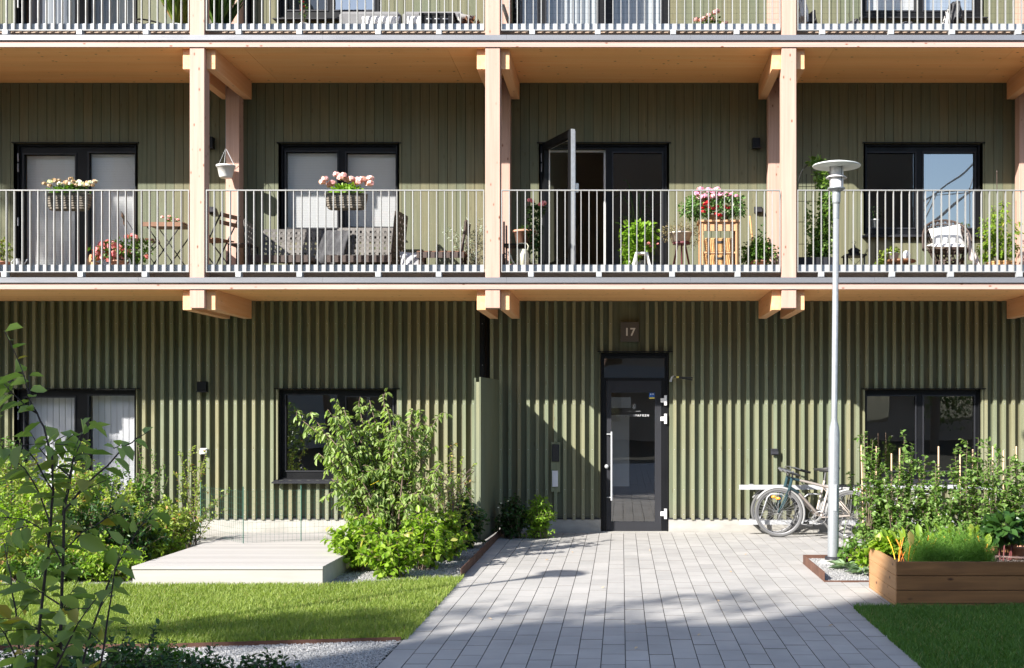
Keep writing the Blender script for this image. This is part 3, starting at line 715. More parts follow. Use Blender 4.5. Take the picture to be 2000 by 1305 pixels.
# loose stones on the gravel beds
def stones(n, poly, z):
    xs = [p[0] for p in poly]; ys = [p[1] for p in poly]
    x = NR.uniform(min(xs), max(xs), n); y = NR.uniform(min(ys), max(ys), n); k = inside(x, y, poly); x = x[k]; y = y[k]; m = len(x)
    r = NR.uniform(.003,.0075,m); o = np.array([(1,0,0),(0,1,0),(-1,0,0),(0,-1,0),(0,0,.8),(0,0,-.6)])
    V = np.stack([x,y,z(y) if callable(z) else np.full(m,z)],1)[:,None,:] + o[None]*r[:,None,None]*NR.uniform(.6,1.3,(m,6,1)) + NR.normal(size=(m,6,3))*.001
    T_ = np.array([(0,1,4),(1,2,4),(2,3,4),(3,0,4),(1,0,5),(2,1,5),(3,2,5),(0,3,5)])
    Fa = (np.arange(m)[:,None,None]*6 + T_[None]).reshape(-1,3)
    return MB().add(V.reshape(-1,3), Fa, np.repeat(NR.uniform(0,1,m), 8))
tag(stones(36000, [(-5.2,-9.6),(XL,-9.6),(XL,-7.75),(-3.36,-8.03),(-5.2,-8.15)], .002).build('gravel_stones', M['stones']), 'loose grey granite chippings in the foreground gravel strip', 'gravel', kind='stuff')
tag(stones(14000, [(-3.1,-4.9),(-2.5,-4.84),(XL,-4.47),(XL,-1.7),(-3.1,-1.7)], .002).build('gravel_stones', M['stones']), 'loose grey granite chippings between shrub and partition', 'gravel', kind='stuff')
tag(stones(14000, [(2.12,-4.72),(5.6,-4.72),(5.6,-3.37),(2.12,-3.37)], lambda y: np.minimum(.064, .007+(y+4.735)*.1045)).build('gravel_stones', M['stones']), 'loose pale granite chippings around the lamp post base', 'gravel', kind='stuff')

# ------------------------------------------------------------ plants on the ground
def tipspx(L_, Y0, X0, spread=.3, z0=0):
    o = []
    for px, py in L_:
        y = NR.uniform(-spread, spread); Y = Y0+y; o.append((PX(px,Y)-X0, y, PZ(py,Y)-z0))
    return o
Y0 = -3.35; X0 = PX(762, Y0)
T = tipspx([(578,812),(606,806),(640,800),(652,778),(672,800),(700,786),(722,782),(748,770),(757,800),(780,822),(805,802),(828,806),(858,812),(800,860),
  (850,868),(640,850),(622,885),(650,905),(648,935),(690,830),(770,870),(740,850),(705,870),(862,905),(838,935),(655,958),(760,920),(822,965),(725,930),(690,900),(790,905),(750,890),(810,930),
  (700,960),(735,985),(790,990),(835,1000),(680,1000),(720,820),(760,840),(650,830),(665,870),(710,905),(745,950),(840,840),(875,930)], Y0, X0, .34)
CS = bush('flowering_shrub', 'tall loose green shrub with drooping leaves in front of the ground floor window', 'shrub', (X0,Y0,0), T, (.080,.034), nside=8, sidelen=.26, step=.022, droop=.75, leafmat_=G['cherry'], base_r=.12, stem_r=.013, t_first=.3, fold=.22, ldroop=.3)
MB().bar((-.16,-.3,.93),(-.06,-.31,.98),.002,.035,up=(0,1,0)).build('plant_tag', mk('yellow plastic tag', (.85,.62,.02), rough=.4), CS)
Y1 = -2.3; X1 = PX(880, Y1)
bush('wild_rose', 'thin yellowish green shrub climbing between the tall shrub and the partition', 'shrub', (X1,Y1,0), tipspx([(885,862),(878,885),(925,905),(905,893),(862,915),(900,930),(870,945),(915,960),(850,960),(888,975),(930,990),(868,990)], Y1, X1, .2), (.042,.026), nside=6, sidelen=.22, step=.028, droop=.3, leafmat_=G['yel'])
for px, py, rx, h, lab in ((690,1122,.42,.66,'lime green broad-leaved bush at the right front corner of the terrace deck'),(758,1134,.40,.56,'lime green broad-leaved bush at the foot of the tall shrub nearest the lawn'),(822,1118,.42,.70,'lime green broad-leaved bush on gravel between tall shrub and partition'),(730,1092,.45,.90,'lime green broad-leaved bush hidden behind the two front bushes'),(862,1098,.34,.62,'low lime green bush closest to the partition end post')):
    d = F*H/(py-797); y = d+CY+rx*.6; x = (px-1214)*d/F
    bush('hydrangea_bush', lab, 'bush', (x,y,0), round_tips(22, rx, rx*.8, h), (.080,.052), nside=7, sidelen=.17, step=.034, droop=.35, leafmat_=G['lime'], group='lime green bushes around the tall shrub', stem_r=.005, t_first=.1)
Yt = -1.9; bush('ivy_bush', 'dark green dense bush tucked against the left side of the partition', 'bush', (PX(905,Yt),Yt,0), round_tips(26,.30,.35,.72), (.06,.042), nside=9, sidelen=.16, step=.022, droop=.3, leafmat_=G['dark'], t_first=.05)
lt = MB(); Yl = -.35; a0, a1 = PX(872,Yl), PX(935,Yl); zz0, zz1 = PZ(985,Yl), PZ(915,Yl)
k = -.6
while k < .6:
    for s_ in (1,-1):
        p = [a0+(a1-a0)*.5+k*.9 - s_*(zz1-zz0)*.5, a0+(a1-a0)*.5+k*.9 + s_*(zz1-zz0)*.5]
        if min(p) > a0-.25 and max(p) < a1+.02: lt.bar((p[0],Yl+.012*s_,zz0),(p[1],Yl+.012*s_,zz1),.012,.012)
    k += .09
lt.bar((a0,Yl,zz0),(a1,Yl,zz0),.05,.05)
tag(lt.build('lattice_trellis', M['barkdk']), 'small brown diamond lattice trellis behind the shrubs by the partition', 'trellis')
# bushes right of the partition
yb = -.72; T_ = bush('evergreen_bush', 'dark green low bush with small white flowers right beside the partition', 'bush', (PX(1003,yb),yb,0), round_tips(34,.27,.30,.60), (.045,.026), nside=9, sidelen=.13, step=.016, droop=.2, leafmat_=G['dark'], t_first=.02)
fb = MB()
for q in ((-.15,-.22,.50),(-.05,-.25,.53),(-.19,-.2,.44)): bloom(fb, q, .018, 14)
fb.build('flower', G['whitef'], T_)
bush('spirea_bush', 'bright light green low bush next to the entrance door', 'bush', (PX(1054,yb),yb,0), round_tips(34,.23,.26,.60), (.040,.026), nside=9, sidelen=.13, step=.016, droop=.1, leafmat_=G['bright'], t_first=.02)
# left planting bed
LB = [(35,1010,-2.6,.6,1.35,'yel','yellowish green leafy bush at the far left of the bed'),(120,1000,-2.9,.6,1.25,'yel','yellowish green bush in front of the white curtained door'),(200,1020,-2.5,.55,1.15,'mid','mid green bush in the middle of the left bed'),
 (262,1030,-2.2,.5,1.1,'mid','mid green bush in front of the right white curtain'),(60,1060,-3.6,.6,.95,'lime','light green low bush at the far left behind the lawn'),(165,1075,-3.7,.5,.85,'dark','dark green low bush in the middle of the left bed'),
 (250,1080,-3.5,.45,.75,'dark','dark green low bush just left of the terrace deck'),(325,1060,-2.6,.42,.55,'mid','mid green low bush beside the back of the terrace deck'),(300,1050,-3.2,.35,.40,'lime','small lime green bush along the deck edge'),(215,1110,-4.6,.38,.33,'lime','small lime green bush at the left front corner of the deck'),(100,1110,-4.7,.5,.30,'mid','low mid green bush at the lawn edge far left'),(-60,1040,-3.4,.7,1.1,'mid','tall green bush cut by the left picture edge')]
for px, py, Y, r, h, gm, lab in LB:
    bush('garden_bush', lab, 'bush', (PX(px,Y),Y,0), round_tips(26,r,r*.7,h), (.052,.032), nside=9, sidelen=.2, step=.023, droop=.25, leafmat_=G[gm], group='bushes of the left planting bed', t_first=.08, stem_r=.005)
Ya = -2.0; Xa = PX(372,Ya)
bush('azalea', 'loose upright yellow tinged shrub left of the wall socket behind the deck', 'shrub', (Xa,Ya,0), tipspx([(350,885),(372,880),(402,884),(396,905),(445,962),(425,975),(380,920),(345,925),(360,950),(410,990),(430,1002),(390,960),(340,985),(370,1000)], Ya, Xa, .2), (.040,.020), nside=9, sidelen=.17, step=.020, droop=.0, leafmat_=G['yel'], stem_r=.006)
Yb = -2.1; Xb = PX(296,Yb)
bush('service_bush', 'thin sparse green shrub reaching up beside the white curtain', 'shrub', (Xb,Yb,0), tipspx([(270,870),(295,880),(318,905),(282,915),(330,930),(262,935),(245,955),(305,950)], Yb, Xb, .2), (.038,.020), nside=7, sidelen=.16, step=.026, droop=.0, leafmat_=G['mid'], stem_r=.006)

# foreground shrub, traced stems at arm's length from the camera
Yf = -12.35; Xf = PX(130,Yf)
FS = thing('foreground_shrub', 'large leaved shrub on thin dark stems closest to the camera at the left edge', 'shrub', (Xf,Yf,0))
STM = [([(66,1340),(82,1181),(99,1024),(104,960),(102,890),(86,834),(73,808),(57,779),(52,756),(42,720),(33,700)],0,.25),([(112,1340),(115,1268),(120,1199),(124,1077),(122,1007),(136,930),(146,878),(160,845)],.10,.2),
 ([(118,1330),(124,1077),(126,996),(149,968),(182,933),(210,910),(243,872),(268,855),(290,842)],-.08,.45),([(73,808),(51,794),(25,769),(8,750)],.0,.1),([(126,996),(142,905),(152,877),(164,847)],.12,.2),
 ([(140,1345),(160,1305),(178,1234),(209,1146),(244,1077),(272,1031),(300,1002)],.15,.3),([(185,1345),(195,1305),(209,1216),(223,1122),(238,1075)],-.15,.5),([(45,1345),(42,1305),(31,1192),(21,1122),(8,1060)],.2,.4),
 ([(95,1340),(108,1305),(153,1216),(192,1164)],-.2,.5),([(99,1024),(75,960),(48,915),(20,890),(-8,880)],.1,.2),([(104,960),(70,900),(45,870),(28,862)],-.1,.15),([(122,1100),(90,1040),(50,1015),(12,1010)],-.12,.2),([(124,1077),(160,1040),(200,1018),(225,990)],.08,.3),
 ([(115,1268),(80,1230),(40,1212),(5,1205)],.0,.3),([(60,1340),(20,1260),(-5,1220)],-.1,.4),([(136,930),(105,905),(80,880),(60,845)],.16,.2),([(115,1180),(70,1150),(35,1135)],.1,.3)]
sm = MB(); lv = LV()
for pts, dy, t0 in STM:
    P = [];
    for i, (px, py) in enumerate(pts):
        Y = Yf+dy*(i/len(pts)); P.append((PX(px,Y)-Xf, Y-Yf, PZ(py,Y)))
    P = np.array(P)
    if pts[0][1] >= 1325: P = np.vstack([[P[0][0]*.6, P[0][1], 0], P])
    # densify
    Q = [P[0]]
    for a, b in zip(P, P[1:]): Q += [a+(b-a)*.5+NR.normal(size=3)*.002, b]
    sm.tube(Q, np.linspace(.0065 if pts[0][1] >= 1325 else .0034, .0014, len(Q)), 7)
    along(lv, Q, t0, .043, .074, .042, .30, spread=.8, jit=.5)
    for j in range(2):
        i = int(len(Q)*(t0+(1-t0)*(j+NR.uniform())/2)); i = min(i, len(Q)-2); d = _n(_n(Q[i+1]-Q[i])*.7+_n(NR.normal(size=3)*(1,.7,.5))); q = bez(Q[i], Q[i]+d*.06+np.array((0,0,.01)), Q[i]+d*.15, 4)
        sm.tube(q, .0016, 5, cap=False); along(lv, q, .25, .034, .062, .036, .28, spread=.75, jit=.5)
sm.build('stem', M['barkdk'], FS); fm = MB(); lv.flush(fm, fold=.16, droop=.34, shp=(.28,.66,.9,.95)); fm.build('foliage', G['front'], FS)
# low cotoneasters in front
CT = [(20,1225,-11.3,.5,'low dark green bush in the bottom left corner'),(110,1235,-11.0,.42,'low dark green bush under the foreground shrub'),(200,1220,-10.6,.42,'low dark green bush right of the foreground stems'),(285,1235,-10.4,.36,'low dark green bush at the left end of the foreground gravel'),
 (385,1262,-10.1,.25,'small sprawling green bush on the foreground gravel, leftmost'),(455,1272,-10.0,.22,'small sprawling green bush on the foreground gravel, middle'),(530,1268,-9.9,.20,'small sprawling green bush on the foreground gravel, rightmost'),(150,1275,-11.6,.38,'low dark green bush at the bottom edge below the shrub stems'),(330,1285,-10.6,.28,'low dark green bush at the bottom edge beside the gravel')]
for px, py, Y, r, lab in CT:
    bush('cotoneaster', lab, 'bush', (PX(px,Y),Y,0), round_tips(18,r,r*.7,max(.25,PZ(py,Y))), (.034,.021), nside=8, sidelen=.16, step=.018, droop=.1, leafmat_=G['dark'], group='low bushes along the foreground gravel', t_first=.1, stem_r=.004, barkm='barkdk')

# hedge saplings with canes
hx = [(1692,843,870),(1716,905,872),(1746,892,886),(1762,850,876),(1800,890,900),(1838,905,872),(1880,862,888),(1905,855,878),(1944,880,872),(1965,895,880),(1990,890,872),(2030,885,872)]
for i, (px, pt_, pc) in enumerate(hx):
    Y = -3.55 + .10*math.sin(i*2.1); x = PX(px,Y); top = PZ(pt_,Y)-.06
    tips = [(NR.uniform(-.07,.07), NR.uniform(-.05,.05), top)]
    for j in range(15):
        z = .10+(top-.20)*((j+.5)/15)**1.15; a = NR.uniform(0,6.28); r = NR.uniform(.14,.27)*(1.1-.5*z/top); tips.append((r*math.cos(a), r*.8*math.sin(a), z+.05))
    where = ('leftmost, nearest the lamp post','second from the lamp post','third from the lamp post','fourth from the lamp post','fifth from the lamp post','in front of the window mullion','tallest, in front of the right window pane','below the right window jamb','just right of the window','near the right picture edge','second from the right picture edge','cut by the right picture edge')[i]
    bush('hedge_sapling', 'slim green hornbeam sapling tied to a cane, '+where, 'sapling', (x,Y,.062), tips, (.055,.040), nside=7, sidelen=.20, step=.021, droop=.15, leafmat_=G['hedge'], group='hornbeam saplings behind the raised bed', base_r=.012, t_first=.15, stem_r=.006, bend=.05)
    cx = PX(px-1,Y+.03)
    tag(MB().tube([(cx-.02,Y+.04,.05),(cx-(.02 if i != 0 else .05),Y+.04,PZ(pc,Y))], .0085, 7).build('garden_cane', mk('bamboo cane', (.55,.38,.24), rough=.6)), 'thin pinkish bamboo cane beside the sapling '+where, 'cane', 'canes of the hornbeam saplings')
# low plants at the lamp post
yl = -3.75
bush('heuchera', 'low bright green leafy plant right behind the lamp post', 'plant', (PX(1672,yl),yl,.062), round_tips(14,.24,.18,.26), (.07,.06), nside=5, sidelen=.1, step=.03, leafmat_=G['mid'], droop=.2, t_first=.1)
bush('heuchera', 'low bright green leafy plant between lamp post and raised bed', 'plant', (PX(1695,-4.1),-4.1,.062), round_tips(12,.2,.14,.2), (.07,.06), nside=5, sidelen=.1, step=.03, leafmat_=G['lime'], droop=.2, t_first=.1)
for px, Y, lab in ((1650,-4.25,'grey green star shaped perennial on gravel below the lamp post'),(1685,-4.45,'grey green star shaped perennial on gravel touching the raised bed')):
    T = thing('perennial', lab, 'plant', (PX(px,Y),Y,.007+(Y+4.735)*.1045), 0, 'grey green perennials on the gravel'); fm = MB(); lv = LV()
    for k in range(34):
        a = NR.uniform(0,6.28); lv.put(np.array((.02*math.cos(a),.02*math.sin(a),.02+.03*NR.uniform())), np.array((math.cos(a),math.sin(a),NR.uniform(.15,.8))), np.array((0,0,1.)), NR.uniform(.10,.19), .035)
    lv.flush(fm, droop=.35, fold=.1); fm.build('foliage', leafmat('grey green strap leaf %d' % px, (.16,.25,.14), (.28,.38,.22), .3, .45), T)
wp = thing('campanula', 'thin stalk with small white flowers right against the lamp post', 'plant', (PX(1646,-3.9),-3.9,.062)); fm = MB()
for q in ((0,0,.40),(.02,-.02,.33),(.05,0,.27),(-.02,.01,.24),(.03,.02,.47)): bloom(fm, q, .022, 12)
MB().tube([(0,0,0),(.01,0,.3),(.03,0,.5)], .003, 5).tube([(.02,0,0),(.05,0,.28)], .003, 5).build('stem', G['mid'], wp); fm.build('flower', G['whitef'], wp)

# ------------------------------------------------------------ raised bed
pb = thing('raised_bed', 'large raised garden bed of stained horizontal timber boards', 'planter', (2.478,-6.29,0))
LW, DW, HB = 3.4, 1.16, .415
M['bedwood'] = wood('stained bed boards', (.21,.098,.038), (.33,.165,.066), (.06,.025,.012), (1.4,24,24), (5,11,11), .19, stain=((1.2,3,6), (.13,.065,.03)))
M['bedwoody'] = wood('stained bed boards end', (.36,.19,.085), (.47,.27,.13), (.07,.03,.02), (24,1.4,24), (11,5,11), .19)
zc = [0, .035, .155, .285, .415]
fb = MB(); bb = MB(); eb = MB(); ec = MB()
for a, b in zip(zc, zc[1:]):
    fb.box(0, LW, 0, .03, a+.004, b-.002, float(NR.uniform(.4,1))); bb.box(0, LW, DW-.03, DW, a+.002, b-.001)
    eb.box(-.002, .028, .031, DW-.031, a+.002, b-.001, float(NR.uniform(.6,1))); ec.box(LW-.03, LW, .031, DW-.031, a+.002, b-.001)
fb.build('front_board', M['bedwood'], pb, bevel=.003); bb.build('back_board', M['bedwood'], pb); eb.build('end_board', M['bedwoody'], pb, bevel=.003); ec.build('end_board', M['bedwoody'], pb)
MB().box(.03, LW-.03, .03, DW-.03, .30, .335).build('bed_soil', M['soil'], pb)
def inbed(name, label, cat, x, y, build):
    T = thing(name, label, cat, (2.478+x, -6.29+y, .335)); build(T); return T
def dillf(T):
    f1 = MB(); m = 1700; x = NR.uniform(-.36,.36,m); y = NR.uniform(-.22,.22,m); h = NR.uniform(.16,.36,m)*(.8+.3*np.sin(x*14+y*9))*(1-.9*(x/.45)**2*.4)
    b = NR.uniform(0,6.28,m)
    for kk in range(7):
        t = (kk+1)/7; P = np.stack([x+np.cos(b)*.04*t*t, y+np.sin(b)*.04*t*t, h*t*.95],1)
        a = NR.uniform(0,6.28,m); Dd = np.stack([np.cos(a),np.sin(a),NR.uniform(.4,1.6,m)],1)
        add_leaves(f1, P, Dd, NR.normal(size=(m,3)), .05, .0045, NR.uniform(0,1,m))
    f1.build('foliage', G['dill'], T)
    s_ = MB()
    for i in range(0, m, 22): s_.tube([(x[i],y[i],0),(x[i]+math.cos(b[i])*.02,y[i]+math.sin(b[i])*.02,h[i]*.6),(x[i]+math.cos(b[i])*.04,y[i]+math.sin(b[i])*.04,h[i])], .0016, 4, cap=False)
    s_.build('stem', G['dill'], T)
inbed('dill_row', 'feathery green dill growing densely at the front of the raised bed', 'herbs', .56, .32, dillf)
M['chardstem'] = mk('orange chard stalk', (.80,.22,.02), (.80,.50,.03), rough=.4)
def chard(seed, n, sp):
    def f(T):
        s_ = MB(); fm = MB(); lv = LV()
        for k in range(n):
            a = k*2.4; x, y = sp*math.cos(a), sp*.7*math.sin(a); h = NR.uniform(.14,.26); tip = np.array((x*2.2, y*2.2, h))
            s_.tube(bez(np.array((x*.5,y*.5,0)), np.array((x,y,h*.6)), tip, 5), .0045, 6, v=float(NR.uniform()))
            lv.put(tip-np.array((0,0,.02)), np.array((x*3, y*3, .55)), np.array((-x,-y,1.))+NR.normal(size=3)*.4, NR.uniform(.11,.17), .07)
        lv.flush(fm, droop=.35, fold=.05, shp=(.25,.7,.85,.95)); s_.build('stalk', M['chardstem'], T); fm.build('foliage', G['lime'], T)
    return f
for x, y, n, lab in ((.17,.30,3,'chard with orange stalks at the left front of the raised bed'),(.16,.62,4,'yellow green chard at the left end of the raised bed'),(.45,.72,8,'chard behind the dill, left of the middle'),(.75,.80,8,'chard behind the dill, centre of the raised bed'),(1.02,.75,7,'chard at the right end of the dill')):
    inbed('chard', lab, 'vegetable', x, y, chard(0, n, .055))
inbed('lettuce', 'pale lime lettuce in the back left corner of the raised bed', 'vegetable', .13, .93, lambda T: (lambda fm: (clump(fm, (0,0,.08), .14,.12,.12, 240, .08, .07, half=True), fm.build('foliage', G['lime'], T)))(MB()))
def kale(T):
    s_ = MB(); fm = MB(); lv = LV()
    for k in range(6): s_.tube([(.05*math.cos(k),.05*math.sin(k),0),(.09*math.cos(k*1.1),.09*math.sin(k*1.1),.28)], .007, 6)
    clump(fm, (0,0,.31), .22,.18,.10, 160, .11, .085); s_.build('stem', mk('dark red stalk', (.12,.03,.03), rough=.5), T); fm.build('foliage', G['dark'], T)
inbed('beetroot', 'dark leaved plant on reddish stalks at the middle of the raised bed', 'vegetable', 1.22, .72, kale)
inbed('marigold', 'low green plants at the far right end of the raised bed', 'plant', 2.1, .75, lambda T: (lambda fm: (clump(fm, (0,0,.10), .35,.2,.14, 700, .05, .03, half=True), fm.build('foliage', G['mid'], T)))(MB()))
for a, b, lab in (((1.02,.50),(1.36,.14),'long thin wooden stake lying on the soil toward the front board'),((1.36,.20),(1.62,.62),'thin wooden stake crossing the other one on the soil')):
    tag(MB().bar((2.478+a[0],-6.29+a[1],.40),(2.478+b[0],-6.29+b[1],.425),.02,.014).build('garden_stake', M['pine_x']), lab, 'stake')
tag(stones(5200, [(3.35,-6.24),(5.8,-6.24),(5.8,-5.25),(3.35,-5.25)], .338).build('wood_mulch', mk('dark bark mulch', (.05,.04,.035), (.22,.19,.17), rough=.9)), 'dark bark mulch covering the soil of the raised bed', 'mulch', kind='stuff')
fp = thing('terracotta_pot', 'terracotta pot with pale flower at the far right of the raised bed', 'pot', (PX(1985,-5.5),-5.5,.335))
M['terra'] = mk('terracotta', (.50,.24,.15), (.58,.32,.22), rough=.8, noise=(14,14,14), dark=.8)
MB().lathe([(0,0),(.06,0),(.085,.11),(.092,.11),(.092,.13),(.08,.13)]).build('pot', M['terra'], fp); fm = MB(); bloom(fm, (0,0,.22), .05, 20); fm.build('flower', G['palepink'], fp)

for i_, (x_, y_, a_) in enumerate(((-.9,-3.1,.3),(.35,-2.2,1.2),(1.2,-4.1,2.0),(-.2,-5.2,.7),(.9,-6.0,1.7),(-1.1,-6.9,2.6),(1.7,-7.2,.2),(.1,-8.1,1.1),(-.6,-2.4,2.2),(.6,-7.6,.9),(1.5,-2.6,.4))):
    f_ = MB(); add_leaves(f_, [(0,0,.006)], [(math.cos(a_), math.sin(a_), .08)], np.array([(0,0,1.)]), .045, .026, .98 if i_ % 2 else .3, fold=.25, droop=-.1)
    tag(f_.build('fallen_leaf', G['brownf'], loc=(x_, y_, .002)), 'small dry leaf lying on the grey paving', 'leaf', 'dry leaves scattered on the paving')
# ------------------------------------------------------------ deck fence
fc = thing('wire_fence', 'thin low green wire mesh fence standing on the terrace deck', 'fence', (0,0,0))
fz0, fz1 = .200, .82; pts = [(PX(392,-2.2),-2.2),(PX(475,-3.05),-3.05),(PX(588,-2.83),-2.83),(PX(690,-2.6),-2.6)]
M['fgreen'] = mk('green coated wire', (.03,.10,.07), rough=.4)
wm = MB()
for a, b in zip(pts, pts[1:]):
    L_ = math.dist(a, b); n = int(L_/.05)
    for i in range(n+1): t = i/n; x, y = a[0]+(b[0]-a[0])*t, a[1]+(b[1]-a[1])*t; wm.box(x-.0008, x+.0008, y-.0008, y+.0008, fz0, fz1)
    for k in range(9): z = fz0+.02+(fz1-fz0-.03)*k/8; wm.bar((a[0],a[1],z),(b[0],b[1],z),.0016,.0016)
wm.build('wire_mesh', M['fgreen'], fc)
for i, (x, y) in enumerate(pts): MB().tube([(x,y,fz0-.0),(x,y,fz1+.05)], .006, 8).build('fence_post', M['fgreen'], fc)

# ------------------------------------------------------------ off-camera courtyard: block opposite and trees that shade the scene
ob = thing('opposite_building', 'white rendered apartment block across the courtyard behind the camera', 'building', (-16,-27,0))
M['render'] = mk('pale render', (.45,.44,.42), rough=.9, noise=(.4,.4,.4), dark=.85)
MB().box(-5.2,-3.3,-11,0,0,17.75).box(-3.3,2.6,-11,0,0,19.15).build('wall', M['render'], ob)
for i in range(6):
    for k in range(3):
        x = -4.7+2.4*k; z = 1.0+2.95*i
        if z+1.5 < 17.6: MB().box(x, x+1.3, .0, .03, z, z+1.5).build('window', M['glass2'], ob)
fb_ = thing('added_courtyard_block', 'unseen long brown apartment block added far behind the camera, closing off low sky', 'building', (-10,-48,0))  # unseen block added to cut sky fill, heights set for the window reflections
MB().box(-60,26.5,-12,0,0,19).box(26.5,55,-12,0,0,10.5).build('wall', mk('added block brown brick', (.30,.235,.19), (.36,.29,.24), rough=.9, noise=(.5,.5,.5), dark=.8), fb_)
for i in range(3): MB().box(-60,55,0,1.2,3.1+3.2*i,3.3+3.2*i).build('balcony_slab', M['soffit'], fb_); MB().box(-60,55,1.18,1.2,3.35+3.2*i,4.1+3.2*i).build('balcony_railing', M['flash'], fb_)
for k in range(22):
    for i in range(3): MB().box(-57+5*k, -55+5*k, 0, .03, 1+3.2*i, 2.6+3.2*i).build('window', M['glass2'], fb_)  # windows of the added unseen block
def treeto(name, label, loc, targets, t, r, n, leaf=.11, kind='mid', extra=()):
    """a tree whose leaf clumps sit up-sun of the given places"""
    T = thing(name, label, 'tree', loc, 0, 'courtyard trees behind the camera'); fm = MB(); sm = MB(); top = None; cs = []
    for X_, Y_, Z_, rr, nn in targets:
        c = np.array((X_-1.644*t-loc[0], Y_-1.62*t-loc[1], Z_+1.437*t)); cs.append(c); clump(fm, c, rr, rr, rr*.6, nn, leaf, leaf*.65, shell=.1)
    m = np.mean(cs, 0); trunk = np.array((m[0]*.3, m[1]*.3, m[2]*.45))
    sm.tube([(0,0,0),trunk*.5,trunk], [.16,.13,.10], 10)
    for c in cs: sm.tube(bez(trunk, (trunk+c)/2+(0,0,.5), c, 6), np.linspace(.06,.012,6), 6)
    sm.build('trunk', M['bark'], T); fm.build('crown', G[kind], T); return T
treeto('courtyard_tree', 'slender tree left behind the camera with sparse flat crown', (-12.5,-19.5,0),
  [(.55,-5.75,0,.45,90),(1.15,-5.7,0,.40,80),(-.1,-6.3,0,.45,90),(-.9,-6.55,0,.5,110),(-1.5,-6.5,0,.4,80),(.2,-7.0,0,.4,90),(1.2,-6.3,0,.35,80),(-.5,-7.1,0,.4,120),
   (-2.2,-6.9,0,.42,280),(-2.9,-7.1,0,.42,280),(-3.5,-7.35,0,.4,260),(-1.9,-7.4,0,.42,320),(-2.7,-7.6,0,.42,320),(-4.3,-7.6,0,.35,160)], 7.2, .4, 100)
for px, py, Y, r, h, gm, lab in [(150,0,-2.0,.5,1.45,'yel','tall yellowish bush close to the wall left of the curtained door middle'),(20,0,-1.9,.5,1.5,'mid','tall mid green bush close to the wall at the far left'),(330,0,-2.9,.4,.75,'yel','yellowish bush halfway along the left edge of the deck'),(90,0,-4.3,.5,.6,'yel','low yellow tinged bush near the lawn at the far left'),(185,0,-4.5,.42,.42,'lime','low lime bush near the lawn left of the deck corner'),(20,0,-4.6,.5,.5,'yel','yellow green low bush at the lawn edge cut by the picture edge'),(235,0,-3.0,.45,.95,'yel','yellow green bush in the middle of the left bed behind the deck corner')]:
    bush('garden_bush', lab, 'bush', (PX(px,Y),Y,0), round_tips(26,r,r*.7,h), (.050,.031), nside=9, sidelen=.2, step=.023, droop=.2, leafmat_=G[gm], group='bushes of the left planting bed', t_first=.08, stem_r=.005)
for px, Y, r, h, lab in ((60,-10.2,.42,.5,'dark leafy low bush in the lower left behind the foreground stems'),(170,-9.8,.40,.42,'dark leafy low bush near the left lawn edge in the foreground'),(250,-9.9,.36,.36,'dark leafy low bush left of the foreground gravel strip'),(310,-9.4,.26,.30,'dark leafy low bush touching the lawn edging')):
    bush('cotoneaster', lab, 'bush', (PX(px,Y),Y,0), round_tips(22,r,r*.7,h), (.036,.022), nside=9, sidelen=.16, step=.018, droop=.1, leafmat_=G['mid'], group='low bushes along the foreground gravel', t_first=.1, stem_r=.004, barkm='barkdk')
treeto('courtyard_tree', 'dense tree left behind the camera shading the foreground shrub', (-9.5,-21.5,0),
  [(-2.2,-12.4,.5,.55,200),(-2.4,-12.4,1.1,.5,130),(-1.9,-12.3,1.5,.42,80),(-2.8,-11.2,.2,.6,380),(-2.2,-10.5,.1,.5,320),(-3.3,-10.6,.1,.6,330),(-2.0,-11.6,.3,.5,300)], 5.0, .4, 100)
treeto('courtyard_tree', 'tall tree far left of the lawn shading the left end of the facade', (-18.5,-10.5,0),
  [(-8.6,-.05,5.0,.62,520),(-8.3,-.05,4.2,.6,520),(-7.7,-.05,4.7,.42,260),(-7.4,-.05,4.0,.34,110),(-8.6,-.05,1.9,.6,420),(-9.0,-.05,3.2,.6,380),(-8.1,-.05,3.7,.5,330),(-8.9,-1.6,3.5,.35,180),(-8.0,-.05,1.5,.3,110)], 6.5, .4, 100)
def plaintree(label, loc, h, r, n=3600):
    T = thing('courtyard_tree', label, 'tree', loc, 0, 'courtyard trees behind the camera'); fm = MB(); sm = MB(); sm.tube([(0,0,0),(.1,0,h*.4),(0,.1,h*.8)], [.2,.15,.05], 10)
    for k in range(9):
        c = np.array((NR.normal()*r*.4, NR.normal()*r*.4, h*.62+NR.normal()*r*.35)); sm.tube([(0,0,h*.35),tuple(c)], [.06,.02], 5); clump(fm, c, r*.5, r*.5, r*.4, n//9, .16, .10, shell=.3)
    sm.build('trunk', M['bark'], T); fm.build('crown', G['mid'], T)
cw_ = thing('courtyard_crane', 'tall lattice tower crane far beyond the courtyard, mirrored in the window', 'crane', (33,-60,0)); cm_ = MB()
def lattice(a, b, w):
    a = np.array(a, float); b = np.array(b, float); d = _n(b-a); u = _n(np.cross(d, (0,1,0)))*w; v_ = np.array((0,w,0)); n = int(np.linalg.norm(b-a)/(w*1.6))
    for s1 in (-1,1):
        for s2 in (-1,1): cm_.bar(a+u*s1*.5+v_*s2*.5, b+u*s1*.5+v_*s2*.5, .10, .10)
    for i in range(n):
        p, q = a+(b-a)*i/n, a+(b-a)*(i+1)/n; s = 1 if i % 2 else -1
        for s2 in (-1,1): cm_.bar(p+u*s*.5+v_*s2*.5, q-u*s*.5+v_*s2*.5, .06, .06)
lattice((0,0,0),(0,0,14),1.4); lattice((2,0,26),(-17,0,11.5),1.3); lattice((0,0,14),(0,0,25),1.2)
cm_.build('lattice', mk('crane steel', (.45,.42,.38), rough=.5), cw_)
